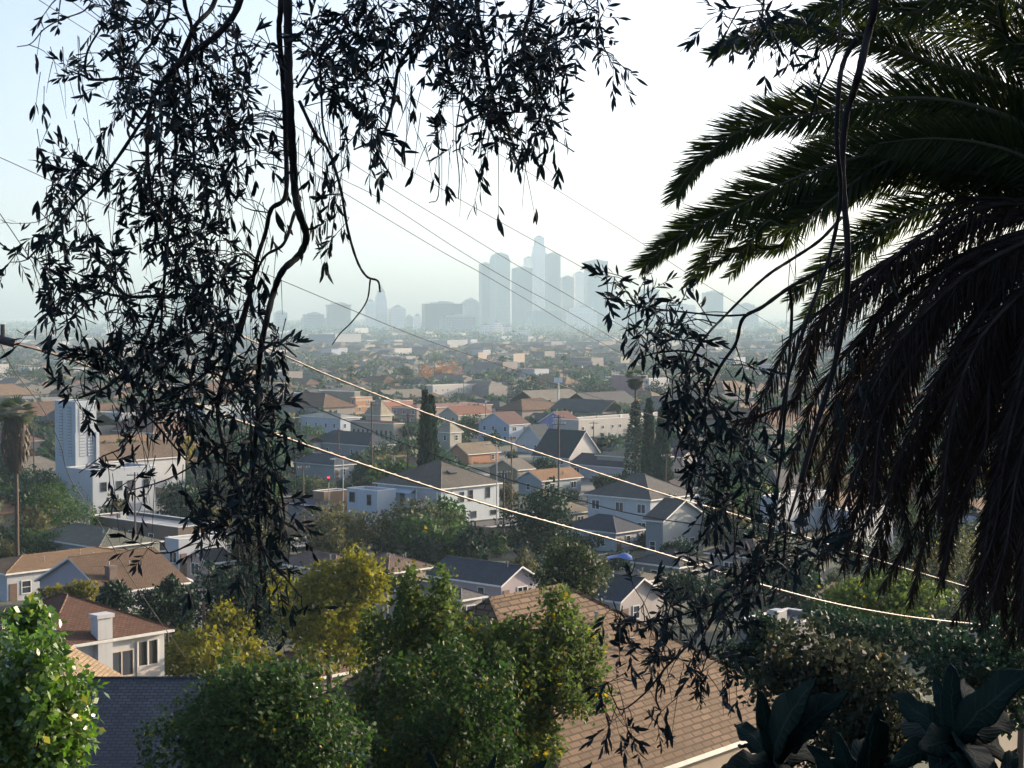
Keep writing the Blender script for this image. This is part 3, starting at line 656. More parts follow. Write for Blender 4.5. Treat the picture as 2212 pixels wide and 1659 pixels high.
# ================================================================ valley floor: houses
FH = []
fw = [(.66, .63, .6), (.48, .41, .33), (.52, .57, .64), (.33, .29, .27)]; fr = [(.2, .12, .085), (.12, .12, .13), (.3, .2, .13), (.25, .23, .2), (.3, .3, .31)]
FLAB = ['pale', 'tan', 'bluish', 'brown walled']; RLAB = ['brown', 'charcoal', 'orange-tan', 'khaki', 'white flat']
def farhouse(i, j):
    m = MB(); w_, l_, h_ = (9, 13, 3.4) if i != 3 else (13, 24, 5)
    m.box(-w_ / 2, w_ / 2, -l_ / 2, l_ / 2, -3, h_, 0, 'b')
    if j == 4: m.box(-w_ / 2 + .3, w_ / 2 - .3, -l_ / 2 + .3, l_ / 2 - .3, h_ - .3, h_ + .02, 1)
    else:
        rm_, zr = roof_mesh('hip' if (i + j) % 2 else 'gv', w_, l_, h_, 22)
        m.add([(v[0] - w_ / 2, v[1] - l_ / 2, v[2] + .22) for v in rm_.v], rm_.f, 1)
    for k in range(int(l_ / 3.4)):
        y = -l_ / 2 + (k + .5) * 3.4
        for s in (-1, 1): m.box(s * w_ / 2 - .03, s * w_ / 2 + .03, y - .6, y + .6, 1.1, 2.3, 2)
    for k in range(int(w_ / 3.2)):
        x = -w_ / 2 + (k + .6) * 3.2; m.box(x - .6, x + .6, -l_ / 2 - .03, -l_ / 2 + .03, 1.1, 2.3, 2)
    return m.mesh('house', [wallmat(fw[i]), roofmat(fr[j], .5, .3), GL])
def hidden(x0, x1, yt, d, margin=2, low=1.0):
    for b in BOX:
        if x1 > b[0] - margin and x0 < b[1] + margin and d < b[4] + 14 and yt < b[2] + low * (b[3] - b[2]) and b[4] > 100: return True
    return False
cand = []
for _ in range(40000):
    d = 230 * (7000 / 230) ** random.random()
    x = random.uniform(-.34, .34) * d
    a, b = round((x * gu.x + d * gu.y) / 19) * 19 + random.uniform(-2.5, 2.5), round((x * gvv.x + d * gvv.y) / 26) * 26 + random.uniform(-3, 3)
    q = gu * a + gvv * b; cand.append((q.y, q.x))
cand.sort(); used = set(); pts = []
for d, x in cand:
    kx = (round((x * gu.x + d * gu.y) / 19), round((x * gvv.x + d * gvv.y) / 26))
    if kx in used or d < 235 or abs(x) > .31 * d + 10: continue
    used.add(kx)
    if d > 1200 and random.random() < .2: continue
    g = G(x, d); px, py = proj(x, d, g + 6); s = 9 / d * F
    if hidden(px - s, px + s, py, d, 0, .9 if d < 340 else .7): continue
    pts.append((d, x, g))
near, rest = pts[:290], pts[290:]
fm = {}
for d, x, g in near:
    i, j = random.randrange(4 if d > 480 else 3), random.choices(range(5), (4, 3, 3, 3, 2))[0]
    if (i, j) not in fm: fm[(i, j)] = farhouse(i, j)
    o = link('house', fm[(i, j)], None, (x, d, g)); o.rotation_euler.z = R(ROT) + random.choice((0, math.pi / 2)); s = random.uniform(.85, 1.15); o.scale = (s, s, s * random.uniform(.95, 1.4))
    tag(o, f'{FLAB[i]} valley house with {RLAB[j]} roof among many like it', 'house', f'{FLAB[i]} houses with {RLAB[j]} roofs across the valley')
# the rest of the far roofs: one mass nobody could count
tv, tf, tm_ = [], [], []
far = MB(); fmats = [wallmat(c) for c in fw] + [roofmat(c, .5, .3) for c in fr]
for d, x, g in rest[:5500]:
    s = random.uniform(5, 9) * (1 if d < 1800 else random.uniform(1, 1.9) if d < 3800 else random.uniform(1.6, 3.4)); l = random.uniform(.8, 1.8); h = random.choice([3.5, 4, 5, 6]) * (1 if random.random() < .96 else 2.2) * (1 if d < 3800 else 1.6); an = R(ROT); ca, sa = math.cos(an), math.sin(an)
    def tr(u, v_, z): return (x + u * ca - v_ * sa, d + u * sa + v_ * ca, g + z)
    e = [(-s, -s * l), (s, -s * l), (s, s * l), (-s, s * l)]; i = random.randrange(4); j = random.randrange(5)
    far.add([tr(*q, -3) for q in e] + [tr(*q, h) for q in e], [(0, 1, 5, 4), (1, 2, 6, 5), (2, 3, 7, 6), (3, 0, 4, 7)], i)
    if j == 4 or h > 6: far.add([tr(*q, h) for q in e], [(0, 1, 2, 3)], 4 + j)
    else: far.add([tr(*q, h) for q in e] + [tr(0, -s * l * .6, h + s * .42), tr(0, s * l * .6, h + s * .42)], [(0, 1, 4), (1, 2, 5, 4), (2, 3, 5), (3, 0, 4, 5)], 4 + j)
tag(far.build('distant_rooftops', fmats), 'hazy carpet of far rooftops below downtown', 'rooftops', kind='stuff')
# a few bigger sunlit blocks and billboards far out
for lab, x0, x1, vt, h, wl in [
 ('sunlit cream block left of the billboards', 945, 989, 745, 12, (.6, .5, .38)), ('long low white shed across the middle distance', 1060, 1130, 800, 6, (.6, .6, .6)),
 ('pale school block behind the orange trees', 835, 905, 770, 9, (.5, .48, .46)), ('white shed at far left behind the leaves', 640, 700, 747, 7, (.6, .6, .6)),
 ('teal roofed hall right of the round trees', 1220, 1330, 822, 7, (.42, .5, .5)), ('rose walled store in the middle distance', 1270, 1320, 790, 6, (.55, .4, .38)),
 ('wide grey freight shed before downtown', 640, 780, 722, 9, (.42, .44, .46)), ('long pale freight shed before downtown', 900, 1010, 735, 9, (.5, .5, .5)), ('dark brick block before downtown', 1240, 1330, 738, 12, (.3, .24, .22)),
 ('low cream block at the right before downtown', 1160, 1230, 752, 8, (.55, .5, .44)), ('pale block left edge of the valley', 60, 120, 742, 8, (.5, .48, .46)), ('grey block far left under the thick cable', 20, 70, 800, 7, (.4, .4, .42))]:
    house(lab, x0, x0 + (x1 - x0) * .6, x1, vt, h, 'flat', 0, wl, (.42, .41, .4), name='building', cat='building', win=False, wsize=(1.4, 1.3), box=False)
def billboard(label, x0, x1, y0, y1, d, rot, col, hp):
    c = P((x0 + x1) / 2, y1, d); w_ = (x1 - x0) / F * d; h_ = (y1 - y0) / F * d; g = G(c.x, d)
    r = empty('billboard', (c.x, d, g), R(rot)); tag(r, label, 'billboard'); z = c.z - g; k = w_ / 2 / max(.4, abs(math.cos(R(rot))))
    MB().box(-k, k, -.25, .25, z, z + h_).build('panel', plain('board_%.2f' % col[0], col, .6), r)
    MB().box(-k - .2, k + .2, -.35, -.26, z - .3, z).build('ledge', GREYM, r); MB().tube([(0, .1, -1), (0, .1, z + .1)], .35, 8).build('post', GREYM, r)
billboard('sunlit cream billboard left of the cream frame billboard', 1033, 1051, 761, 775, 1300, 40, (.62, .48, .36), 6)
billboard('sunlit cream frame billboard above the far palms', 1109, 1133, 764, 782, 1250, 40, (.62, .55, .42), 6)
billboard('white pole sign standing between the round trees', 1197, 1215, 816, 826, 620, 0, (.66, .68, .7), 6)
# ================================================================ poles, lamps, lights, fence, cars
WOOD = plain('pole_wood', (.085, .06, .05), .9, 0, .35, 3)
def pole(label, vx, vt, vb, d, arms=1, rot=20, group=None):
    p = P(vx, vt, d); g = G(p.x, d); h = p.z - g
    r = empty('utility_pole', (p.x, d, g), R(rot)); tag(r, label, 'utility pole', group)
    MB().tube([(0, 0, -1), (0, 0, h)], [.17, .11], 8).build('shaft', WOOD, r)
    for i in range(arms):
        z = h - .4 - i * 1.1; MB().box(-1.1, 1.1, -.16, -.04, z - .06, z + .06).build('crossarm', WOOD, r)
        for x in (-1, -.5, .5, 1): MB().tube([(x, -.1, z), (x, -.1, z + .28)], [.05, .07], 6).build('insulator', plain('porcelain', (.5, .5, .48), .3), r)
pole('tall utility pole with two crossarms before the steep dark roof', 1207, 896, 1060, 275, 2, 15)
pole('dark pole left of the two crossarm pole', 1105, 948, 1012, 300, 1, 60)
pole('thick weathered pole beside the dark conifer', 1088, 1016, 1200, 246, 1, 30)
pole('pole with two crossarms beside the dark cypresses', 881, 893, 1010, 300, 2, -10)
pole('pole in front of the widest navy roof', 803, 870, 968, 315, 1, 25)
pole('pole left of the purple-grey roof', 655, 1005, 1120, 262, 1, 40)
pole('pole in front of the white church hall', 291, 1020, 1150, 240, 1, 10)
pole('short pole on the flat khaki roof street', 1447, 1065, 1120, 270, 1, 10)
pole('thin pole left of the church tower', 72, 905, 990, 330, 1, 10)
pole('pole rising before the tan-green hip roof', 1439 - 0, 980, 1010, 285, 1, 30)
pole('dark thick pole among the yellow trees', 440, 1300, 1425, 120, 0, 0)
PG = 'plain utility poles standing among the far houses'
for i in range(26):
    x_, d_ = random.uniform(620, 1560), random.uniform(330, 900); q_ = P(x_, 800, d_); g_ = G(q_.x, d_); yy = proj(q_.x, d_, g_ + 11)[1]
    pole('plain utility pole among the far houses', x_, yy, 0, d_, random.choice((1, 1, 2)), random.uniform(0, 90), PG)
def lamp(label, vx, vt, d, rot):
    p = P(vx, vt, d); g = G(p.x, d); h = p.z - g; r = empty('street_lamp', (p.x, d, g), R(rot)); tag(r, label, 'street lamp')
    MB().tube([(0, 0, -1), (0, 0, h - .2), (-.15, 0, h), (-1.3, 0, h + .1)], [.1, .08, .06, .05], 8).build('pole', GREYM, r)
    MB().sphere((-1.6, 0, h + .08), .32, 0, 8, 6, (1.4, .7, .4)).build('lamp_head', plain('lamp_head', (.6, .62, .62), .4), r)
lamp('pale street lamp in front of the navy roofed house', 741, 993, 262, 0)
lamp('curved white street lamp behind the yellow tree', 836, 1268, 130, 160)
lamp('white double lamp post beside the cypresses', 1073, 960, 290, 0)
p = P(710, 1031, 262); r = empty('traffic_light', (p.x, p.y, G(p.x, p.y))); tag(r, 'traffic light showing red left of the tan flat building', 'traffic light'); h = p.z - r.location.z
MB().tube([(0, 0, -1), (0, 0, h + .3)], .08, 8).build('pole', GREYM, r); MB().box(-.2, .2, -.3, -.09, h - .75, h + .3).build('signal_box', DK, r)
rl, ns, ls = newmat('red_lamp'); e_ = node(ns, 'ShaderNodeEmission', Strength=3.0); e_.inputs[0].default_value = (1, .02, .05, 1); finish(ns, ls, e_.outputs[0])
MB().sphere((0, -.31, h), .15, 0, 10, 8, (1, .4, 1)).build('red_lens', rl, r)
for z in (-.3, -.58): MB().sphere((0, -.31, h + z), .12, 0, 8, 6, (1, .4, 1)).build('lens', DK, r)
# chain fence on the flat roof parking by the church hall
a, b = P(222, 1101, 268), P(345, 1106, 262); r = empty('fence', a); tag(r, 'thin steel fence in front of the white church hall', 'fence'); v_ = b - a
for i in range(12): q = v_ * (i / 11); MB().tube([(q.x, q.y, q.z - 2.0), (q.x, q.y, q.z + .2)], .05, 6).build('post', GREYM, r)
m = MB()
for z in (-1.6, -.7, .15): m.tube([(0, 0, z), (v_.x, v_.y, v_.z + z)], .03, 4)
m.build('rails', GREYM, r)
def car(label, x, y, rot, col, kind='car'):
    g = G(x, y) + .35; r = empty('parked_car', (x, y, g), R(rot)); tag(r, label, 'car')
    def loft(secs, mat, nm):
        m = MB(); n = len(secs[0][1]); o = 0; vs_ = []
        for px, s in secs: vs_ += [(px, yy, zz) for yy, zz in s]
        fs = [(i * n + j, i * n + (j + 1) % n, (i + 1) * n + (j + 1) % n, (i + 1) * n + j) for i in range(len(secs) - 1) for j in range(n)]
        fs += [tuple(range(n)), tuple(range((len(secs) - 1) * n, len(secs) * n))[::-1]]
        m.add(vs_, fs); o = m.build(nm, mat, r, smooth=False); fix(o); return o
    pm = plain('paint_%.2f_%.2f' % (col[0], col[2]), col, .25, .2, .05, 1, .6)
    def sec(w_, z0, z1, c=.12): return [(-w_ + c, z0), (w_ - c, z0), (w_, z0 + c), (w_, z1 - c), (w_ - c, z1), (-w_ + c, z1), (-w_, z1 - c), (-w_, z0 + c)]
    up = .25 if kind == 'suv' else 0
    loft([(-2.2, sec(.72, .38, .8)), (-2.0, sec(.86, .28, .92)), (-.9, sec(.9, .26, .98)), (1.2, sec(.9, .26, .95)), (2.0, sec(.84, .3, .84)), (2.25, sec(.7, .4, .7))], pm, 'body')
    loft([(-1.9 if up else -1.5, sec(.76, .9, .97, .03)), (-1.6 if up else -.9, sec(.66, .9, 1.42 + up)), (.4, sec(.66, .9, 1.44 + up)), (1.15, sec(.76, .9, .96, .03))], GL, 'windows')
    loft([(-1.55 if up else -.85, sec(.62, 1.4 + up, 1.5 + up, .03)), (.38, sec(.62, 1.4 + up, 1.5 + up, .03))], pm, 'roof')
    for sx in (-1.35, 1.4):
        for sy in (-.82, .82): MB().tube([(sx, sy - .1, .32), (sx, sy + .1, .32)], .32, 14).build('wheel', plain('tyre', (.02, .02, .02), .8), r)
    for sy in (-.55, .55): MB().box(2.15, 2.262, sy - .16, sy + .16, .55, .68).build('headlight', plain('lamp_glass', (.7, .7, .7), .2), r)
q = P(492, 1424, 113); car('silver-blue parked car behind the dark round tree', q.x, q.y, 40, (.35, .4, .45))
q = P(1140, 1112, 240); car('black parked off-roader beside the white two storey house', q.x, q.y, 47, (.02, .02, .025), 'suv')
q = P(1850, 1240, 180); car('blue parked car in the shade behind the palm skirt', q.x, q.y, 10, (.12, .2, .4))
q = P(690, 1090, 250); car('white parked car by the purple-grey roof', q.x, q.y, 47, (.6, .6, .6))
q = P(1530, 1190, 200); car('grey parked car near the mud brown roof', q.x, q.y, -40, (.3, .31, .33))

# cars along the streets: three built once, then copied with their wheels and windows
def clone(src, label, loc, rot):
    r = src.copy(); COL.objects.link(r); r.location = loc; r.rotation_euler = (0, 0, rot); r['label'] = label; r['group'] = 'cars parked along the kerbs'
    for ch in src.children:
        c_ = ch.copy(); COL.objects.link(c_); c_.parent = r
kc = [o for o in bpy.data.objects if o.get('category') == 'car']
CN = {0: 'silver-blue', 1: 'black', 3: 'white', 4: 'grey'}
for i, (px, py, dr) in enumerate([(10, 300, 0), (30, 420, 0)]):
    t = gu if dr == 0 else gvv; nn = Vector((-t.y, t.x))
    for k in range(-4, 5):
        if random.random() < .3: continue
        j = random.choice((0, 1, 3, 4)); q = Vector((px, py)) + t * (k * 13 + random.uniform(-3, 3)) + nn * random.choice((-2.7, 2.7))
        clone(kc[j], f'{CN[j]} car parked along a street between the houses', (q.x, q.y, G(q.x, q.y) + .36), math.atan2(t.y, t.x))

# board fences round the yards
FW = plain('fence_board', (.16, .12, .09), .9, 0, .4, 2)
def yard_fence(x, y, ln, t):
    r = empty('yard_fence', (x, y, G(x, y)), math.atan2(t.y, t.x)); tag(r, 'low brown board fence round a yard between the houses', 'fence', 'brown board fences round the yards')
    m = MB(); n_ = int(ln / .32)
    for i in range(n_): m.box(i * .32, i * .32 + .29, -.02, .02, -.8, 1.55 + random.uniform(-.04, .04))
    m.build('boards', FW, r); q = MB()
    for i in range(int(ln / 2.4) + 1): MB().box(i * 2.4 - .06, i * 2.4 + .06, .021, .13, -.9, 1.65).build('post', FW, r)
for _ in range(34):
    d_ = random.uniform(165, 340); x_ = random.uniform(-.27, .27) * d_; t = random.choice((gu, gvv))
    a_, b_ = proj(x_, d_, G(x_, d_) + 1.6)
    if any(a_ > b[0] - 6 and a_ < b[1] + 6 and abs(d_ - b[4]) < 16 for b in BOX): continue
    yard_fence(x_, d_, random.uniform(8, 16), t)
# ================================================================ trees of the neighbourhood
BARK = plain('bark', (.07, .052, .04), .95, 0, .4, 4)
def crown_data(n, lobes, leaf, shell=.62, flat=1.0, seed=0, droop=.25, rs=1.0):
    rg = np.random.default_rng(seed)
    c = unit(rg.normal(size=(lobes, 3))) * rg.uniform(.3, .8, (lobes, 1)); c[:, 2] = c[:, 2] * .9
    rad = rg.uniform(.2, .46, lobes) * rs; c[0] = 0; rad[0] = .5 * rs
    pick = rg.choice(lobes, n, p=rad ** 2 / (rad ** 2).sum())
    dirs = unit(rg.normal(size=(n, 3))); dirs[:, 2] += .15; dirs = unit(dirs)
    r = rad[pick] * (shell + (1.08 - shell) * rg.random(n) ** .7)
    bump = 1 + .22 * np.sin(dirs[:, 0] * 7 + pick) * np.cos(dirs[:, 1] * 6 + pick * 2) + .16 * np.sin(dirs[:, 2] * 9 + pick)
    pos = c[pick] + dirs * (r * bump)[:, None]
    for ax_ in range(3):
        lo_, hi_ = np.percentile(pos[:, ax_], [.6, 99.4]); k_ = 2 / (hi_ - lo_); off = (lo_ + hi_) / 2
        pos[:, ax_] = (pos[:, ax_] - off) * k_; c[:, ax_] = (c[:, ax_] - off) * k_
    nor = unit(dirs + rg.normal(size=(n, 3)) * .75)
    ax = unit(rg.normal(size=(n, 3)) + dirs * .5 - np.array([0, 0, droop]))
    L = leaf * rg.uniform(.55, 1.35, n); W = L * rg.uniform(.24, .4, n)
    return pos, ax, nor, L, W, c
def crown_mesh(name, n, lobes, leaf, mat, rx, ry, rz, seed, **k):
    pos, ax, nor, L, W, c = crown_data(n, lobes, 1.0, seed=seed, **k)
    s = np.array([rx, ry, rz]); v, f = rhombi(pos * s, ax, nor, L * leaf, W * leaf)
    return v, f, c * s
def limbs(h, rx, ry, rz, cs, r0, seed, n=7):
    rd = random.Random(seed); m = MB(); zc = h
    fork = max(h - rz * .8, h * .35)
    m.tube([(0, 0, -1.2), (rx * .03, 0, fork * .5), (0, ry * .03, fork)], [r0 * 1.25, r0, r0 * .8], 8)
    for q in list(cs)[:n]:
        e = Vector((q[0], q[1], zc + q[2])); b = Vector((0, 0, fork)); mid = b.lerp(e, .5) + Vector((rd.uniform(-.1, .1) * rx, rd.uniform(-.1, .1) * ry, -.06 * rz))
        m.tube([b, mid, e], [r0 * .55, r0 * .35, r0 * .1], 6)
    return m
def tree(label, x0, x1, yt, yb, d, mat, leaf=.3, n=6000, lobes=14, name='tree', cat='tree', group=None, seed=None, r0=None, **k):
    seed = seed if seed is not None else int(x0 * 7 + yt)
    if d > 190: d = solve((x0 + x1) / 2, yb, .5, 150)
    c = P((x0 + x1) / 2, (yt + yb) / 2, d); rx = (x1 - x0) / 2 / F * d; rz = (yb - yt) / 2 / F * d; ry = rx * .9; g = G(c.x, d); h = max(c.z - g, rz * .7)
    root = empty(name, (c.x, d, c.z - h)); tag(root, label, cat, group)
    v, f, cs = crown_mesh(name, n, lobes, leaf, mat, rx, ry, rz, seed, **k); v[:, 2] += h
    link('crown', quickmesh('crown', v, f, mat), root)
    limbs(h, rx, ry, rz, cs, r0 or max(.09, rx * .06), seed).build('trunk', BARK, root, smooth=True); return root
GR = leafmat('leaf_green', (.026, .062, .022), (.06, .115, .036), (.3, .24, .03), .05)
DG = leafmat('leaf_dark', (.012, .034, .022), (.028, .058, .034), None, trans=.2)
OL = leafmat('leaf_olive', (.05, .06, .028), (.10, .10, .045), (.22, .17, .05), .08)
YE = leafmat('leaf_yellow', (.12, .13, .028), (.29, .275, .055), (.06, .09, .022), .4, trans=.35)
BRG = leafmat('leaf_bright', (.06, .13, .028), (.14, .25, .06), (.3, .3, .08), .06, trans=.35, rough=.3, spec=.7)
OR = leafmat('leaf_orange', (.26, .1, .03), (.38, .17, .04), (.14, .1, .03), .2)
MID = leafmat('leaf_mid', (.042, .08, .03), (.105, .15, .05), (.36, .27, .05), .08, trans=.4, clump=.6, rough=.6, spec=.15)
BUSHG = leafmat('leaf_bush', (.024, .06, .022), (.062, .11, .036), (.26, .22, .04), .05, trans=.3, clump=1.2, rough=.6, spec=.15)
# near trees
tree('dense dark green round tree in the lower left, before the slate blue roof', 312, 778, 1448, 2010, 44, BUSHG, .15, 52000, 30, r0=.2, shell=.76, rs=1.05)
tree('tall loose green tree in front of the big brown roof, left one', 768, 1020, 1236, 1740, 52, MID, .17, 24000, 60, r0=.17, shell=.25, rs=.56)
tree('lower shaded green tree between the bush and the wide green tree', 800, 1120, 1400, 1860, 49, BUSHG, .17, 20000, 50, r0=.15, shell=.25, rs=.56)
tree('wide green and yellowing tree overlapping the big brown roof', 962, 1304, 1290, 1650, 54, MID, .17, 24000, 64, r0=.17, shell=.25, rs=.5)
tree('sunlit bright green leafy tree at the left edge', -90, 190, 1362, 1850, 27, BRG, .135, 13500, 44, r0=.14, shell=.3, rs=.62)
tree('small sunlit sprig tree above the leafy tree', 28, 106, 1300, 1392, 29, BRG, .16, 700, 6, r0=.05, shell=.3)
tree('yellow flowering tree, larger one behind the green trees', 585, 832, 1198, 1440, 112, YE, .34, 9000, 34, shell=.4, rs=.65)
tree('yellow flowering tree, lower one left of the dark hanging branch', 345, 585, 1312, 1500, 118, YE, .34, 7000, 30, shell=.4, rs=.65)
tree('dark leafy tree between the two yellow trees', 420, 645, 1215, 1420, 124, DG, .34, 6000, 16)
tree('shrub with dusty dark leaves below the palm', 1645, 2010, 1372, 1665, 26, leafmat('leaf_dusty', (.02, .03, .02), (.05, .06, .04), (.3, .2, .09), .04), .11, 14000, 22, shell=.4, r0=.08)
tree('dark shrub under the hanging palm fronds at right', 1985, 2260, 1345, 1560, 40, DG, .16, 7000, 24, name='shrub', cat='shrub', shell=.4, rs=.7)
tree('dark shrub behind the dusty shrub, nearest the pale store', 1560, 1720, 1330, 1480, 52, DG, .18, 4500, 18, name='shrub', cat='shrub', shell=.4, rs=.7)
tree('shaded shrub on the road side behind the dusty shrub', 1760, 2060, 1320, 1420, 62, DG, .2, 5000, 18, name='shrub', cat='shrub', shell=.4, rs=.7)
tree('bright green tree under the lower cable at right', 1755, 2035, 1238, 1345, 88, MID, .26, 5000, 14)
tree('grey-olive tree left of the twin olive trees in front of the white house', 640, 832, 1090, 1212, 222, OL, .5, 4500, 16)
tree('wide grey-olive tree in front of the white two storey house', 826, 1005, 1086, 1215, 228, leafmat('leaf_sage', (.04, .06, .035), (.085, .1, .055), None), .5, 4500, 16)
tree('dark bushy conifer beside the thick weathered pole', 1085, 1232, 1052, 1225, 232, DG, .5, 5000, 14)
tree('dark flowering tree behind the ridge of the big brown roof', 1160, 1316, 1170, 1300, 135, leafmat('leaf_dkflower', (.022, .04, .018), (.06, .085, .035), (.4, .34, .28), .04, trans=.25), .34, 5500, 15)
tree('deep green bush at the foot of the grey gabled house', 1360, 1440, 1150, 1182, 235, DG, .45, 1500, 8, name='bush', cat='bush')
tree('big round green tree in front of the church hall', -40, 215, 1052, 1168, 205, GR, .42, 8000, 18)
tree('green topped tree behind the big round green tree', 40, 190, 1028, 1080, 225, leafmat('leaf_sun', (.06, .1, .02), (.13, .17, .04), None), .42, 3500, 12)
tree('low green tree on the grey-green roof street', 28, 145, 1147, 1206, 200, GR, .4, 3000, 12)
tree('small bush before the brown parapet', 244, 286, 1130, 1152, 225, GR, .4, 900, 6, name='bush', cat='bush')
tree('yellow-green shrub before the lavender gabled house', 92, 215, 1256, 1308, 150, leafmat('leaf_lime', (.09, .1, .02), (.2, .18, .04), None), .34, 2800, 10, name='shrub', cat='shrub')
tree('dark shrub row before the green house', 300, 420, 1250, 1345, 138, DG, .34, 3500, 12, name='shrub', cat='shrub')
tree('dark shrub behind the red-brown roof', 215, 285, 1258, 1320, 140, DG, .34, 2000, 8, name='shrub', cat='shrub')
tree('yellow-green tree beside the brown church nave', 338, 422, 945, 1035, 290, leafmat('leaf_gold', (.16, .14, .025), (.28, .23, .04), None), .55, 3500, 12)
tree('orange tree, taller one in the middle distance', 925, 996, 783, 828, 860, OR, 1.1, 1600, 10)
tree('orange tree, paler one beside the taller orange tree', 897, 938, 790, 826, 870, OR, 1.1, 900, 8)
RT = 'dark round trees in the middle distance'
for lab, x0, x1, y0, y1, d in [('broad dark round tree left of the white pole sign', 1096, 1192, 822, 872, 540), ('small dark round tree below the white pole sign', 1188, 1246, 834, 872, 535), ('dark round tree right of the white pole sign', 1252, 1328, 824, 872, 525), ('dark round tree in front of the whitish block', 1396, 1452, 826, 880, 500), ('dark green round tree behind the orange trees', 860, 900, 790, 822, 800), ('wide dark tree below the beige block', 1060, 1130, 862, 892, 430)]:
    tree(lab, x0, x1, y0, y1, d, DG, .9, 2600, 12, group=RT)
for lab, x0, x1, y0, y1, d, mt in [('yellow-green bush right of the dark round trees', 1300, 1388, 862, 898, 440, leafmat('leaf_lime', 0, 0)), ('lime bush among the roofs below the round trees', 1222, 1278, 868, 894, 430, leafmat('leaf_lime', 0, 0)),
   ('green hedge tree behind the dark round trees', 1060, 1210, 806, 830, 640, GR), ('grey green tree mass before the pale long building', 840, 930, 816, 850, 640, OL), ('green garden trees before the violet house', 1110, 1170, 875, 905, 400, OL),
   ('shadowed tree before the navy roofs', 790, 880, 940, 1000, 290, DG), ('grey bushy tree before the cypresses', 800, 905, 975, 1045, 280, OL), ('green tree left of the hanging trunk', 640, 700, 920, 975, 320, GR),
   ('dark tree beside the light blue gabled house', 1000, 1042, 895, 945, 330, DG), ('ivy covered bush at the pyramid tower', 985, 1030, 895, 935, 320, GR), ('dark tree on the far left under the cable', -20, 110, 785, 850, 520, DG), ('light green tree on the far left', 75, 100, 815, 840, 540, GR),
   ('dark tree behind the yellow-green church tree', 430, 500, 960, 1010, 300, DG), ('pale green tree behind the palm skirt', 1700, 1800, 940, 1040, 330, OL), ('dark tree behind the palm skirt', 1560, 1700, 900, 990, 350, DG), ('tree in the gap right of the leaf cluster', 1530, 1620, 780, 850, 600, DG),
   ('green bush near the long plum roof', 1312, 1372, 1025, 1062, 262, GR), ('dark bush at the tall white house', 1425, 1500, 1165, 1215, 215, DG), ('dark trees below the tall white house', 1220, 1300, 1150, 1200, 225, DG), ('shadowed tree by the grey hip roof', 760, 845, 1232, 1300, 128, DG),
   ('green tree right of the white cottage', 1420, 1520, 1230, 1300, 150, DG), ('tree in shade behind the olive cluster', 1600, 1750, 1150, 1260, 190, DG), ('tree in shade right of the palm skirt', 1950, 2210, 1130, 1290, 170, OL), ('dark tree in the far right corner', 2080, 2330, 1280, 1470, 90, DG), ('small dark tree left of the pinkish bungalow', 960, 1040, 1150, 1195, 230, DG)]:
    tree(lab, x0, x1, y0, y1, d, mt, max(.34, d * .0014), 2600, 11)
def spindle(label, x0, x1, yt, yb, d, mat, n=3500, name='cypress', cat='cypress', group='tall dark cypresses'):
    c = P((x0 + x1) / 2, yt, d); b = P((x0 + x1) / 2, yb, d); g = min(G(c.x, d), b.z); H = c.z - g; rx = (x1 - x0) / 2 / F * d
    rg = np.random.default_rng(int(x0)); t = rg.random(n) ** .8; an = rg.random(n) * 6.283; prof = np.clip(t * 6, .35, 1) * (1 - t) ** .85 * 1.3 * (1 + .12 * np.sin(t * 40 + an * 3))
    r = rx * prof * rg.uniform(.6, 1.05, n); pos = np.stack([r * np.cos(an), r * np.sin(an), .6 + t * (H - .6)], 1)
    out = np.stack([np.cos(an), np.sin(an), np.zeros(n)], 1); ax = unit(out * .35 + np.array([0, 0, 1.0]) + rg.normal(size=(n, 3)) * .25); L = d * .003 * rg.uniform(.6, 1.4, n)
    v, f = rhombi(pos, ax, unit(out + rg.normal(size=(n, 3)) * .4), L, L * .3)
    root = empty(name, (c.x, d, g)); tag(root, label, cat, group); link('crown', quickmesh('crown', v, f, mat), root); MB().tube([(0, 0, -1), (0, 0, H * .9)], [rx * .25, .04], 6).build('trunk', BARK, root)
for a in [('tallest dark cypress beside the two crossarm pole', 902, 935, 852, 998, 305), ('slim dark cypress right of the tallest cypress', 916, 946, 862, 998, 303), ('short cypress tucked between the two tall cypresses', 915, 934, 884, 998, 299),
          ('slim cypress right of the ivy covered palm', 1389, 1414, 870, 968, 340), ('stout cypress right of the slim cypress by the palm', 1412, 1448, 888, 982, 335)]: spindle(*a, DG)
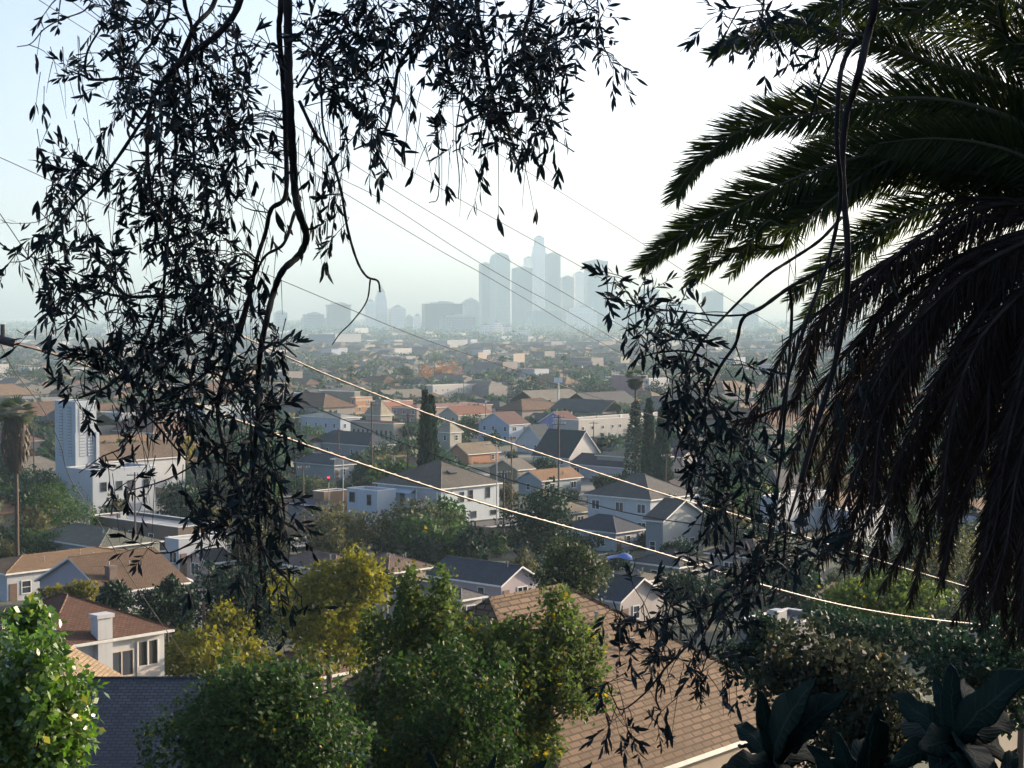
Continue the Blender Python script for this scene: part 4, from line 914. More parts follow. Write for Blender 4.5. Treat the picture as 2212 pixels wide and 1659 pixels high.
# fan palms
FANM = leafmat('fan_leaf', (.05, .085, .045), (.1, .135, .07), None, trans=.2); DRY = leafmat('dry_frond', (.05, .042, .036), (.095, .075, .058), None, trans=.15)
def fanpalm(label, vx, vt, d, rpx, skirt=0, ivy=None, group=None):
    p = P(vx, vt, d); g = G(p.x, d); R_ = rpx / F * d; h = p.z - g - R_ * .8; root = empty('fan_palm', (p.x, d, g)); tag(root, label, 'palm', group)
    rg = np.random.default_rng(int(vx)); MB().tube([(0, 0, -1), (.1, 0, h * .5), (0, 0, h)], [.34, .24, .22], 8).build('trunk', BARK, root, smooth=True)
    C, D, N, L = [], [], [], []
    for i in range(34):
        u_ = unit(rg.normal(size=(1, 3)))[0]; u_[2] = abs(u_[2]) * 1.1 - .45; u_ /= np.linalg.norm(u_); tip = np.array([0, 0, h]) + u_ * R_ * .55; side = np.cross(u_, [0, 0, 1]); side /= max(np.linalg.norm(side), 1e-6); nn = np.cross(side, u_)
        for a in np.linspace(-1.35, 1.35, 13):
            C.append(tip); D.append(u_ * math.cos(a) + side * math.sin(a) - np.array([0, 0, .25])); N.append(nn); L.append(R_ * rg.uniform(.42, .6))
    C, D, N, L = map(np.array, (C, D, N, L)); v, f = rhombi(C, D, N, L, L * .09); link('fronds', quickmesh('fronds', v, f, FANM), root)
    if skirt:
        n = 900; t = rg.random(n); an = rg.random(n) * 6.283; r = R_ * .52 * np.sin(np.clip(t * 1.25 + .12, 0, 1.02) * math.pi) ** .6 + .2; z = h - t * skirt / F * d
        o = np.stack([np.cos(an), np.sin(an), 0 * an], 1); v, f = rhombi(np.stack([r * np.cos(an), r * np.sin(an), z], 1), o * .12 + np.array([0, 0, -1.0]) + rg.normal(size=(n, 3)) * .12, o, np.full(n, R_ * .45), np.full(n, R_ * .06)); link('dead_skirt', quickmesh('dead_skirt', v, f, DRY), root)
    if ivy:
        n = 2200; t = rg.random(n); an = rg.random(n) * 6.283; r = ivy / F * d * (1 - t) ** .8 + .3; o = np.stack([np.cos(an), np.sin(an), .2 + 0 * an], 1)
        v, f = rhombi(np.stack([r * np.cos(an), r * np.sin(an), t * h * .8], 1), rg.normal(size=(n, 3)), o + rg.normal(size=(n, 3)) * .4, np.full(n, d * .0017), np.full(n, d * .0006)); link('ivy', quickmesh('ivy', v, f, DG), root)
fanpalm('fan palm with hanging brown skirt at the left edge', 32, 858, 215, 46, 160)
fanpalm('tall fan palm with ivy climbing its trunk', 1373, 798, 345, 24, 22, 28)
FP = 'thin fan palms standing far off in the valley'
for vx, vt, d, r in [(1085, 770, 900, 9), (1217, 768, 950, 9), (1390, 760, 1000, 9), (905, 765, 1100, 8), (938, 770, 1100, 8), (1480, 770, 900, 9), (760, 790, 800, 9), (1320, 780, 900, 8)]: fanpalm('thin fan palm far off among the low roofs', vx, vt, d, r, 0, None, FP)
# ---- the valley's other trees: copies of a few kinds, nearest ones single, the rest one mass
protos = []
for k, (mt, nm, lab) in enumerate([(DG, 'tree', 'dark green'), (GR, 'tree', 'mid green'), (OL, 'tree', 'grey-olive'), (DG, 'tree', 'dark green'), (leafmat('leaf_sage', 0, 0), 'tree', 'sage green'), (leafmat('leaf_gold', 0, 0), 'tree', 'yellow-green')]):
    v, f, cs = crown_mesh('tree', 1500, 9 + k, .2, mt, 1, 1, 1, 90 + k); v[:, 2] += .95
    tb = MB().tube([(0, 0, -.8), (0, 0, 1.2)], [.09, .05], 4, cap=False); me = quickmesh('tree', v, f, mt, (tb.v, tb.f, BARK)); protos.append((me, lab))
tc_ = []
for _ in range(80000):
    d = 150 * (7300 / 150) ** random.random(); x = random.uniform(-.33, .33) * d
    tc_.append((d, x))
tc_.sort(); out = []; keep_p = lambda d: .34 if d < 350 else .3 if d < 1000 else .4
cells = set()
for d, x in tc_:
    cs_ = 8 if d < 900 else 13 if d < 3000 else 26; key = (int(x / cs_), int(d / cs_), cs_)
    if key in cells or random.random() > keep_p(d): continue
    cells.add(key); s = random.uniform(1.3, 3.9) * (1 if d < 900 else 1.3 if d < 3000 else 2.2); g = G(x, d); px, py = proj(x, d, g + 2.2 * s); sp_ = s / d * F
    if hidden(px - sp_ * .8, px + sp_ * .8, py, d, 0, .62): continue
    out.append((d, x, g, s))
for d, x, g, s in out[:295]:
    k = random.choices(range(6), (4, 4, 3, 3, 3, .25))[0]; me, lab = protos[k]
    o = link('tree', me, None, (x, d, g)); o.scale = (s, s, s * random.uniform(.8, 1.25)); o.rotation_euler.z = random.random() * 6.28
    tag(o, f'{lab} garden tree among many between the valley roofs', 'tree', f'{lab} garden trees across the valley')
bv, bf, fmi = [], [], 0
rest = out[295:14000]; n_ = 0
V_, F_ = [], []
for d, x, g, s in rest:
    q = max(40, int(240 * 600 / d)); pos, ax, nor, L, W, c = crown_data(q, 6, .5, seed=int(x * 13 + d) % 999983); sc_ = np.array([s, s, s * random.uniform(.75, 1.1)])
    v, f = rhombi(pos * sc_, ax, nor, L * s * 1.1, W * s * 1.2); v += np.array([x, d, g + s * 1.0]); F_.append(f + n_); V_.append(v); n_ += len(v)
o = link('distant_trees', quickmesh('distant_trees', np.concatenate(V_), np.concatenate(F_), leafmat('leaf_far', (.014, .042, .03), (.045, .08, .05), (.15, .1, .04), .08, clump=.03))); tag(o, 'hazy mass of far trees between the rooftops below downtown', 'trees', kind='stuff')  # blue-green leaf colour carries some of the haze tint
# ================================================================ cables
CABLE = plain('cable_black', (.03, .03, .033), .5, 0, .2, 8); LASH = plain('cable_grey', (.05, .042, .04), .45, .4, .3, 8, .5); ALU = plain('cable_alu', (.11, .078, .064), .4, .5, .7, 6)
def wire(label, pts, d0, d1, r, mat=CABLE, lash=False, name='cable'):
    n = len(pts); x0, x1 = pts[0][0], pts[-1][0]
    if lash:      # straight in plan between its two ends
        A, B = P(*pts[0], d0), P(*pts[-1], d1); q = []
        for x, y in pts:
            k = P(x, y, 1).x; t = (k * A.y - A.x) / ((B.x - A.x) - k * (B.y - A.y)); q.append(P(x, y, A.y + (B.y - A.y) * t))
    else: q = [P(x, y, d0 + (d1 - d0) * (x - x0) / (x1 - x0)) for x, y in pts]
    c = catmull(q, 10); m = MB().tube(c, r, 6)
    o = m.build(name, mat, smooth=True); tag(o, label, 'cable')
    if lash:
        h = MB(); k = []; tot = 0; c2 = catmull(q, 90); a = 0
        for i, p in enumerate(c2):
            if i: a += (p - c2[i - 1]).dot(p - c2[i - 1]) ** .5 / .34
            k.append((p[0] + math.cos(a * 6.283) * r * .3, p[1] + math.sin(a * 6.283) * r * .9, p[2] + math.cos(a * 6.283) * r * 1.15))
        h.tube(k, r * .4, 4); h.build('strand', ALU, o, smooth=True)
    return o
wire('thick lashed cable crossing lowest, over the big brown roof ridge', [(-60, 715), (0, 733), (120, 766), (260, 816), (410, 868), (490, 899), (582, 933), (678, 967), (810, 1012), (950, 1058), (1080, 1098), (1210, 1134), (1330, 1167), (1470, 1208), (1600, 1250), (1770, 1296), (1900, 1322), (2030, 1340), (2260, 1362)], 21, 59, .018, LASH, True)
wire('thick lashed cable crossing above the white two storey house', [(400, 668), (520, 725), (640, 780), (720, 815), (850, 866), (1000, 921), (1110, 960), (1200, 990), (1330, 1034), (1460, 1075), (1590, 1112), (1740, 1160), (1930, 1220), (2260, 1318)], 26, 61, .014, LASH, True)
wire('thin dark sagging wire between the two thick cables', [(500, 790), (631, 858), (739, 905), (885, 963), (1017, 1009), (1109, 1039), (1210, 1068), (1338, 1104), (1491, 1131), (1700, 1150)], 60, 50, .018)
wire('thin wire from upper left passing before the tapered city tower', [(-80, 304), (0, 340), (81, 377), (189, 428), (243, 450), (490, 557), (616, 609), (785, 680), (917, 733), (1040, 775), (1300, 862), (1560, 945)], 75, 110, .02)
SKYW = ['lowest of the four sloping sky wires', 'second lowest of the four sloping sky wires', 'third sky wire, touching the tall twin slab top', 'sky wire passing over the tallest stepped tower', 'highest sky wire, passing right of all the towers']
for lab, p in zip(SKYW, [[(84, 0), (243, 101), (505, 270), (711, 397), (947, 539), (1038, 589), (1166, 664), (1243, 710), (1363, 774), (1560, 878)],
   [(150, 0), (430, 196), (711, 371), (819, 428), (983, 535), (1102, 606), (1246, 684), (1381, 765), (1560, 872)],
   [(240, 0), (500, 180), (731, 334), (863, 418), (983, 491), (1105, 566), (1209, 627), (1304, 682), (1402, 737), (1600, 850)],
   [(330, 0), (660, 232), (795, 313), (947, 404), (1071, 474), (1154, 520), (1283, 592), (1400, 660), (1600, 780)],
   [(560, -10), (819, 162), (947, 249), (1058, 320), (1355, 505), (1500, 600), (1700, 720)]]): wire(lab, p, 70, 100, .017)
wire('thin wire dropping steeply at the left edge', [(-60, 380), (0, 462), (50, 536), (90, 600), (140, 690)], 30, 24, .008)
wire('service wire slanting before the church tower', [(0, 740), (30, 800), (90, 880), (130, 960), (150, 1030), (215, 1130), (290, 1260), (400, 1420)], 42, 60, .012)
ins = empty('cable_clamp', P(6, 735, 21.4)); tag(ins, 'dark cable clamp at the end of the lowest thick cable, left edge', 'cable clamp')
MB().tube([(-.15, 0, .04), (.16, 0, -.04)], .055, 10).build('clamp_body', DK, ins); MB().tube([(0, 0, .05), (0, 0, .2)], .03).build('bolt', DK, ins)
# ================================================================ overhanging trees in front of the camera
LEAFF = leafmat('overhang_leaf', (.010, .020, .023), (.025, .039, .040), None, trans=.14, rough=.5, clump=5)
TWIG = plain('twig_bark', (.016, .013, .012), .9, 0, .4, 30)
PROF = [(0, .06), (.12, .5), (.35, .95), (.6, 1.0), (.82, .62), (.95, .22), (1, .02)]
rf = np.random.default_rng(5)
def S(px, d): return px / F * d
def overhang(name, label, branches, blobs, dbase, trunk, seed, leafk=1.0, extra=()):
    """branches: (r0, r1, depth shift, [(vx,vy)...]); blobs: (cx,cy,rx,ry,n) of leaf sprays"""
    rg = np.random.default_rng(seed); rd = random.Random(seed)
    root = empty(name, trunk[0]); tag(root, label, 'tree'); o3 = Vector(trunk[0])
    loc = lambda p: Vector(p) - o3
    MB().tube([loc(q) for q in trunk[1]], trunk[2], 10).build('trunk', TWIG, root, smooth=True)
    nodes = []
    for r0, r1, dd, pts in branches:
        q = catmull([P(x, y, dbase + dd + .12 * math.sin(i * 1.7 + x)) for i, (x, y) in enumerate(pts)], 6); n = len(q)
        rr = [S(r0 + (r1 - r0) * i / (n - 1), dbase) * (1 + .1 * math.sin(i * 2.1)) for i in range(n)]
        MB().tube([loc(p) for p in q], rr, 7).build('branch', TWIG, root, smooth=True)
        nodes += [np.array(p) for p in q]
    nodes = np.array(nodes); tw = MB(); C, D, N, L, W = [], [], [], [], []
    def leaf(p, d, l):
        C.append(p); D.append(d); N.append(rg.normal(size=3) + np.array([0, -.5, .3])); L.append(l); W.append(l * rg.uniform(.09, .145))
    px = dbase / F
    for cx, cy, rx, ry, n in blobs:
        n = int(n * (.88 if cx < 1400 else .75)) + 1
        for kk in range(n):
            if kk % 3 == 0:
                a = rg.random() * 6.283; q = math.sqrt(rg.random()); dep0 = dbase + rg.normal() * .38; x0 = cx + math.cos(a) * q * rx; y0 = cy + math.sin(a) * q * ry
            dep = dep0 + rg.normal() * .06
            s0 = np.array(P(x0 + rg.normal() * 13, y0 + rg.normal() * 13, dep))
            dist = np.linalg.norm((nodes - s0) * np.array([1, .35, 1]), axis=1); k = int(np.argmin(dist + rg.random(len(dist)) * 25 * px)); b = nodes[k]
            # direction of the spray: outwards from its branch, some hanging, some lifting
            od = s0 - b; od = od / max(np.linalg.norm(od), 1e-6)
            hang = rg.random()
            dr = od * .7 + rg.normal(size=3) * np.array([.55, .5, .5]) + (np.array([0, 0, -.75]) if hang < .5 else np.array([0, 0, .25])); dr /= np.linalg.norm(dr)
            ln = rg.uniform(38, 85) * px
            e = s0 + dr * ln + np.array([0, 0, -.15 * ln])
            if np.linalg.norm(b - s0) < 190 * px:
                mid = (b + s0) / 2 + rg.normal(size=3) * 9 * px + np.array([0, 0, .08]) * np.linalg.norm(b - s0)
                c = catmull([loc(b), loc(mid), loc(s0), loc(e)], 3)
            else: c = [loc(s0 - dr * ln * .6), loc(s0), loc(e)]
            r_ = rg.uniform(.9, 1.6) * px; tw.tube([Vector(p) for p in c], [r_ * (1.25 - .8 * i / (len(c) - 1)) for i in range(len(c))], 4, cap=False)
            m_ = rg.integers(6, 12); t0 = rg.uniform(.05, .45)
            for i in range(m_):
                t = t0 + (1 - t0) * (i / (m_ - 1)) ** .8; p = s0 + (e - s0) * t
                sd = rg.normal(size=3); sd -= dr * sd.dot(dr); sd /= max(np.linalg.norm(sd), 1e-6)
                op = rg.uniform(.35, 1.1) if i < m_ - 2 else .25
                ld = dr * math.cos(op) + sd * math.sin(op) + np.array([0, 0, -.18])
                leaf(np.array(loc(p)), ld, rg.uniform(17, 36) * px * leafk)
    # bare hanging twigs
    for cx, cy, rx, ry, n in extra:
        for _ in range(n):
            x, y = cx + rg.uniform(-rx, rx), cy + rg.uniform(-ry, ry); dep = dbase + rg.normal() * .3; sw = rg.normal() * 26; ln = rg.uniform(60, 170)
            c = catmull([loc(P(x, y, dep)), loc(P(x + sw * .5, y + ln * .45, dep)), loc(P(x + sw, y + ln, dep + .1))], 5)
            tw.tube([Vector(p) for p in c], [px * (1.1 - .7 * i / (len(c) - 1)) for i in range(len(c))], 4, cap=False)
            if rg.random() < .5:
                p = np.array(c[-1])
                for i in range(rg.integers(2, 6)): leaf(p + np.array([0, 0, rg.uniform(0, 30) * px]), rg.normal(size=3) * .35 + np.array([0, 0, -1]), rg.uniform(24, 44) * px)
    tw.build('twigs', TWIG, root, uv=False)['kind'] = 'stuff'
    C, D, N, L, W = map(np.array, (C, D, N, L, W))
    v, f = blades(C, D, N, L, W, PROF, bend=.14, fold=.25)
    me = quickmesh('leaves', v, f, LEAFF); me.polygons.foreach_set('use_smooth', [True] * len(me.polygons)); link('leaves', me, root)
    return root
LB = [
 (10.5, 6, 0, [(618, -320), (621, -120), (622, 0), (623, 120), (626, 220), (632, 320), (637, 410), (646, 460), (662, 512), (645, 552), (611, 584), (592, 628), (576, 690), (562, 760), (556, 840)]),
 (7, 4, .1, [(562, 840), (556, 920), (545, 1000), (556, 1090), (560, 1180), (566, 1260)]),
 (7, 4, .1, [(605, -200), (607, 0), (603, 67), (612, 180), (617, 300), (617, 421), (586, 452), (573, 505), (555, 560), (540, 640), (520, 720)]),
 (4, 2.5, 0, [(637, 458), (613, 526), (573, 553), (548, 600)]),
 (8, 4, -.2, [(545, -150), (519, 0), (478, 67), (421, 111), (377, 148), (344, 189), (323, 236), (318, 330), (325, 430)]),
 (5, 3, .2, [(396, -120), (398, 0), (414, 60), (404, 135), (416, 260), (420, 380)]), (4, 2.5, 0, [(372, -100), (367, 0), (357, 50), (303, 128), (286, 162)]),
 (6, 3, .15, [(480, -140), (465, 0), (421, 57), (387, 135), (374, 189), (380, 300), (372, 420), (362, 520), (352, 640), (345, 760)]),
 (3.5, 1.5, -.1, [(286, 168), (202, 172), (185, 158), (189, 111), (219, 60), (243, 34), (260, -60)]), (2, 1, 0, [(190, 15), (175, 27), (128, 44), (94, 64), (67, 94), (37, 101)]),
 (3, 2, 0, [(637, 78), (677, 111), (720, 150)]), (4, 2, .05, [(647, 219), (681, 290), (708, 323), (735, 404), (751, 495), (772, 565), (792, 597), (816, 607), (821, 631)]),
 (2, 1, .05, [(800, 604), (792, 651), (762, 693), (735, 720), (718, 744)]), (3, 2, 0, [(690, 120), (694, 189), (698, 270), (714, 323)]),
 (6, 2, .1, [(950, -120), (927, 44), (866, 135), (852, 200), (839, 263), (819, 297), (765, 323)]), (3, 1.5, .2, [(640, 190), (720, 60), (760, 20), (820, -60)]),
 (7, 3, .1, [(1040, -150), (1030, 0), (1045, 90), (1060, 190), (1085, 280)]), (6, 2.5, -.1, [(1160, -150), (1150, 0), (1130, 90), (1150, 170), (1190, 240)]),
 (2, 1, .1, [(1300, -90), (1291, 0), (1294, 27), (1287, 71), (1294, 111)]), (1.8, 1, 0, [(975, 120), (964, 192), (944, 256), (947, 303), (947, 421), (927, 438)]), (1.8, 1, 0, [(1000, 190), (985, 290), (992, 380), (990, 430)]),
 (4, 2, -.1, [(323, 236), (240, 360), (162, 440), (119, 505), (98, 520), (60, 560)]), (4, 2, .1, [(345, 640), (260, 640), (180, 620), (120, 575)]), (5, 2.5, .1, [(352, 640), (300, 760), (240, 830), (170, 860)]),
 (4, 2, .1, [(520, 720), (450, 800), (380, 850), (306, 877), (337, 917), (401, 993)]), (2.5, 1, 0, [(330, 870), (315, 892), (288, 938), (260, 969), (220, 987), (171, 1021)]),
 (3, 1.2, 0, [(480, 960), (440, 990), (401, 1015), (352, 1039), (276, 1061)]), (6, 3, .1, [(540, 640), (500, 760), (470, 880), (490, 990), (520, 1100), (530, 1180)]), (4, 2, -.1, [(562, 760), (600, 740), (640, 770)]),
 (4, 2, .2, [(545, 1000), (600, 1040), (615, 1120)]), (3, 1.5, .1, [(520, 1100), (450, 1150), (380, 1190), (335, 1195)]), (3, 1.5, 0, [(560, 1180), (610, 1240), (650, 1290)]),
 (12, 7, .2, [(-60, -260), (200, -230), (420, -190), (620, -320), (900, -180), (1160, -160), (1320, -100)]),
]
LBL = [
 (200, 20, 80, 22, 12), (320, 50, 110, 55, 34), (120, 150, 55, 30, 7), (250, 150, 60, 35, 14), (330, 190, 95, 60, 42), (420, 205, 85, 65, 40), (350, 275, 70, 55, 26), (480, 60, 70, 60, 20), (450, 285, 55, 55, 20), (500, 150, 50, 60, 14), (550, 110, 35, 80, 12), (550, 290, 45, 60, 14),
 (140, 378, 52, 42, 22), (215, 390, 40, 36, 10), (330, 385, 55, 55, 18), (420, 385, 60, 50, 20), (520, 330, 50, 60, 12), (90, 490, 45, 40, 8), (150, 470, 40, 50, 8), (60, 555, 45, 30, 9), (120, 575, 55, 40, 14), (190, 590, 75, 45, 20), (350, 480, 70, 60, 28), (430, 490, 60, 60, 22), (500, 455, 40, 50, 10),
 (400, 565, 80, 55, 28), (480, 595, 60, 50, 16), (240, 650, 105, 55, 30), (145, 675, 45, 35, 12), (330, 700, 110, 60, 32), (440, 680, 80, 60, 26), (540, 640, 45, 55, 10), (250, 765, 110, 55, 32), (370, 790, 120, 60, 38), (480, 760, 80, 65, 26), (565, 780, 45, 55, 12), (180, 845, 80, 26, 14), (320, 860, 110, 45, 26), (440, 870, 95, 55, 28), (560, 880, 55, 75, 18), (625, 740, 32, 36, 6), (350, 915, 60, 30, 6), (225, 985, 55, 26, 5), (480, 960, 60, 55, 20), (560, 980, 55, 75, 22), (520, 1060, 70, 65, 26), (600, 1060, 34, 55, 9), (480, 1105, 55, 45, 14), (560, 1150, 60, 55, 18), (420, 1145, 50, 26, 6), (345, 1188, 35, 14, 3), (560, 1230, 45, 45, 9), (300, 1055, 40, 16, 4), (645, 1285, 45, 24, 4), (565, 1320, 26, 40, 5),
 (690, 60, 50, 40, 14), (740, 140, 85, 60, 34), (700, 105, 60, 45, 16), (755, 210, 75, 45, 22), (800, 60, 80, 50, 30), (775, 285, 55, 26, 10), (820, 15, 100, 35, 26), (930, 40, 105, 55, 48), (1050, 40, 115, 65, 60), (1000, 130, 75, 55, 28), (1085, 150, 85, 65, 42), (1150, 120, 75, 55, 36), (1190, 55, 75, 55, 36), (955, 230, 22, 45, 5), (1060, 230, 55, 55, 20), (1130, 220, 65, 55, 26), (1185, 215, 45, 45, 14), (1095, 285, 45, 26, 9), (1205, 262, 16, 32, 5), (1255, 70, 40, 40, 13), (1295, 85, 26, 30, 6), (985, 330, 16, 40, 3), (735, 430, 22, 70, 6),
]
tl = P(-120, 700, 5.6); gl = G(tl.x, 5.6)
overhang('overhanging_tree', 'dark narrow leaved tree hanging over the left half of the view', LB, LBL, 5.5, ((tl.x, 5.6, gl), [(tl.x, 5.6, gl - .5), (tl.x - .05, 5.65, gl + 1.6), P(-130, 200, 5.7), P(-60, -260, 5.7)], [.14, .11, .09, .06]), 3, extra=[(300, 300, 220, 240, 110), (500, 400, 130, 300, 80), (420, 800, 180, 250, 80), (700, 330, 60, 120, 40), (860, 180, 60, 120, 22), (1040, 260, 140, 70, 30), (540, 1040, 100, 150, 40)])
RB = [
 (9.5, 6, 0, [(1893, -260), (1889, 0), (1878, 60), (1854, 163), (1843, 201), (1827, 252), (1819, 348), (1823, 426), (1831, 540), (1826, 660), (1800, 800), (1760, 930), (1730, 1040)]),
 (6, 3.5, -.1, [(1850, 81), (1823, 132), (1812, 194), (1808, 310), (1816, 426), (1790, 560), (1740, 700), (1700, 830), (1680, 960)]), (4, 2, 0, [(1818, -100), (1816, 0), (1810, 97), (1765, 205), (1746, 271)]),
 (4, 2.5, .1, [(1818, 470), (1770, 520), (1706, 563), (1664, 590), (1622, 626), (1564, 684), (1522, 730), (1480, 800)]), (5, 3, 0, [(1816, 560), (1773, 584), (1706, 621), (1647, 663), (1605, 688), (1589, 743), (1555, 793), (1510, 880), (1470, 960)]),
 (2.5, 1.2, 0, [(1614, 680), (1560, 682), (1497, 676), (1384, 663), (1340, 650), (1300, 632)]), (4, 2.5, .1, [(1706, 621), (1710, 688), (1697, 876), (1685, 1002), (1670, 1100), (1655, 1200)]), (4, 2, 0, [(1730, 1040), (1700, 1140), (1690, 1240)]),
 (3.5, 2, 0, [(1655, 1200), (1600, 1280), (1526, 1353), (1470, 1410), (1430, 1453), (1417, 1504), (1425, 1533)]), (2.5, 1.2, 0, [(1430, 1453), (1390, 1500), (1342, 1533), (1320, 1500)]), (3, 1.5, 0, [(1555, 793), (1490, 760), (1420, 762), (1372, 778)]), (3, 1.5, 0, [(1600, 1280), (1500, 1320), (1420, 1340), (1340, 1345)]), (2, 1, 0, [(1640, 1240), (1560, 1330), (1520, 1440), (1500, 1500)]),
 (3, 1.5, 0, [(1660, -100), (1650, 0), (1640, 60), (1612, 85)]), (10, 7, 0, [(2380, -300), (2150, -290), (1893, -260), (1660, -140)]),
]
RBL = [
 (1312, 612, 24, 18, 6), (1350, 645, 30, 24, 4), (1415, 640, 50, 32, 9), (1430, 720, 55, 50, 20), (1480, 690, 45, 45, 14), (1395, 690, 30, 30, 5), (1470, 800, 55, 50, 16), (1540, 780, 60, 60, 12), (1500, 880, 60, 55, 22), (1560, 860, 45, 45, 14), (1580, 950, 75, 75, 30), (1515, 1010, 55, 55, 14), (1600, 1050, 75, 75, 32), (1560, 1150, 55, 55, 14), (1650, 1120, 65, 75, 28), (1700, 1200, 75, 55, 26), (1620, 1230, 55, 45, 16), (1430, 1290, 45, 30, 8), (1350, 1338, 40, 20, 6), (1400, 1365, 60, 42, 18), (1480, 1330, 55, 50, 18), (1470, 1410, 55, 45, 14), (1540, 1430, 45, 45, 10), (1560, 1300, 65, 55, 20), (1312, 1492, 26, 16, 5), (1365, 1565, 42, 22, 7), (1430, 1540, 26, 26, 5), (1510, 1495, 26, 26, 5),
 (1650, 45, 42, 45, 24), (1560, 25, 14, 30, 4), (1615, 85, 30, 20, 5), (1755, 105, 34, 34, 6),
]
tr_ = P(2420, 900, 6.2); gr = G(tr_.x, 6.2)
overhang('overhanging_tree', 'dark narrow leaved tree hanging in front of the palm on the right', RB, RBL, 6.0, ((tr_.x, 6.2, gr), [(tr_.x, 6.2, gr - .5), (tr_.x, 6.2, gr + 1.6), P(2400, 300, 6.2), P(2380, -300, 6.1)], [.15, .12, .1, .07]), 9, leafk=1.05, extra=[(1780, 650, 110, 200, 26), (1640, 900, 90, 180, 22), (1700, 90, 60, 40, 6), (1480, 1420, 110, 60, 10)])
# ================================================================ the big feather palm at the right
FG = leafmat('palm_green', (.021, .036, .013), (.052, .068, .021), None, trans=.35, rough=.4, clump=1.5); FD = leafmat('palm_dead', (.02, .014, .012), (.046, .031, .023), None, trans=.12, clump=1.5)
RACH = plain('palm_rachis', (.07, .065, .035), .6, 0, .3, 6); RACHD = plain('palm_rachis_dead', (.03, .022, .018), .8, 0, .3, 6)
pc = P(2345, 455, 17); pg = G(pc.x, 17)
palm = empty('feather_palm', (pc.x, 17, pg)); tag(palm, 'huge dark feather palm with arching green fronds and hanging dead fronds', 'palm'); po = Vector((pc.x, 17, pg))
m = MB(); hh = pc.z - pg; m.tube([(.1, 0, -1), (.05, 0, hh * .4), (0, 0, hh - .6), (0, 0, hh), (0, 0, hh + .45)], [.5, .42, .46, .4, .12], 14)
m.build('trunk', BARK, palm, smooth=True)
def frond(pts, lu, ll, dead=False, dz=0.0, seed=0, dens=1.0, sway=.25):
    """lu / ll: leaflet lengths (picture px at the palm) on the upper and the lower side"""
    rg = np.random.default_rng(seed); n0 = len(pts); D0 = 17 + dz
    q = np.array(catmull([P(x, y, 17 + dz * (i / (n0 - 1)) ** .8) for i, (x, y) in enumerate(pts)], 14)) - np.array(po); n = len(q)
    seg = np.linalg.norm(np.diff(q, axis=0), axis=1); s = np.concatenate([[0], np.cumsum(seg)]); T = s / s[-1]
    mat = FD if dead else FG; px = 17 / F
    root = MB().tube([Vector(p) for p in q[::3]], [px * (6.5 * (1 - t) + 1.3) for t in T[::3]], 5).build('frond', RACHD if dead else RACH, palm, smooth=True)
    C, D, N, L, W = [], [], [], [], []
    m_ = int(s[-1] / (px * 3.2) * dens)
    for i in range(m_):
        t = .1 + .9 * (i + rg.random() * .6) / m_; x = np.array([np.interp(t, T, q[:, k]) for k in range(3)]); e = .02
        tg = np.array([np.interp(min(t + e, 1), T, q[:, k]) - np.interp(max(t - e, 0), T, q[:, k]) for k in range(3)]); tg /= np.linalg.norm(tg)
        pr = min(1, (t - .06) * 6) * (1 - max(0, t - .62) / .38 * .62)
        scr = np.array([-tg[2], 0, tg[0]]); scr /= max(np.linalg.norm(scr), 1e-6)
        if scr[2] < 0: scr = -scr
        for sgn, ln in ((1, lu), (-1, ll)):
            if rg.random() < .04: continue
            ang = math.radians(rg.uniform(38, 56) * (1 - .35 * t)); up = scr * sgn
            dv = up * math.sin(ang) + tg * math.cos(ang) + np.array([0, rg.uniform(-.45, .25), 0]) + rg.normal(size=3) * (.05 if not dead else .16)
            if dead: dv = dv * .75 + np.array([0, 0, -.55])
            elif sgn < 0: dv += np.array([0, 0, -.18])
            C.append(x); D.append(dv); N.append(np.array([0, -1, .35]) + rg.normal(size=3) * .5); L.append(ln * 1.3 * px * pr * rg.uniform(.8, 1.12)); W.append(px * (rg.uniform(.9, 1.6) if dead else rg.uniform(1.4, 2.2)))
    C, D, N, L, W = map(np.array, (C, D, N, L, W))
    v, f = blades(C, D, N, L, W, [(0, .5), (.3, 1), (.7, .75), (1, .05)], bend=.1 if not dead else .2); link('leaflets', quickmesh('leaflets', v, f, mat), root)
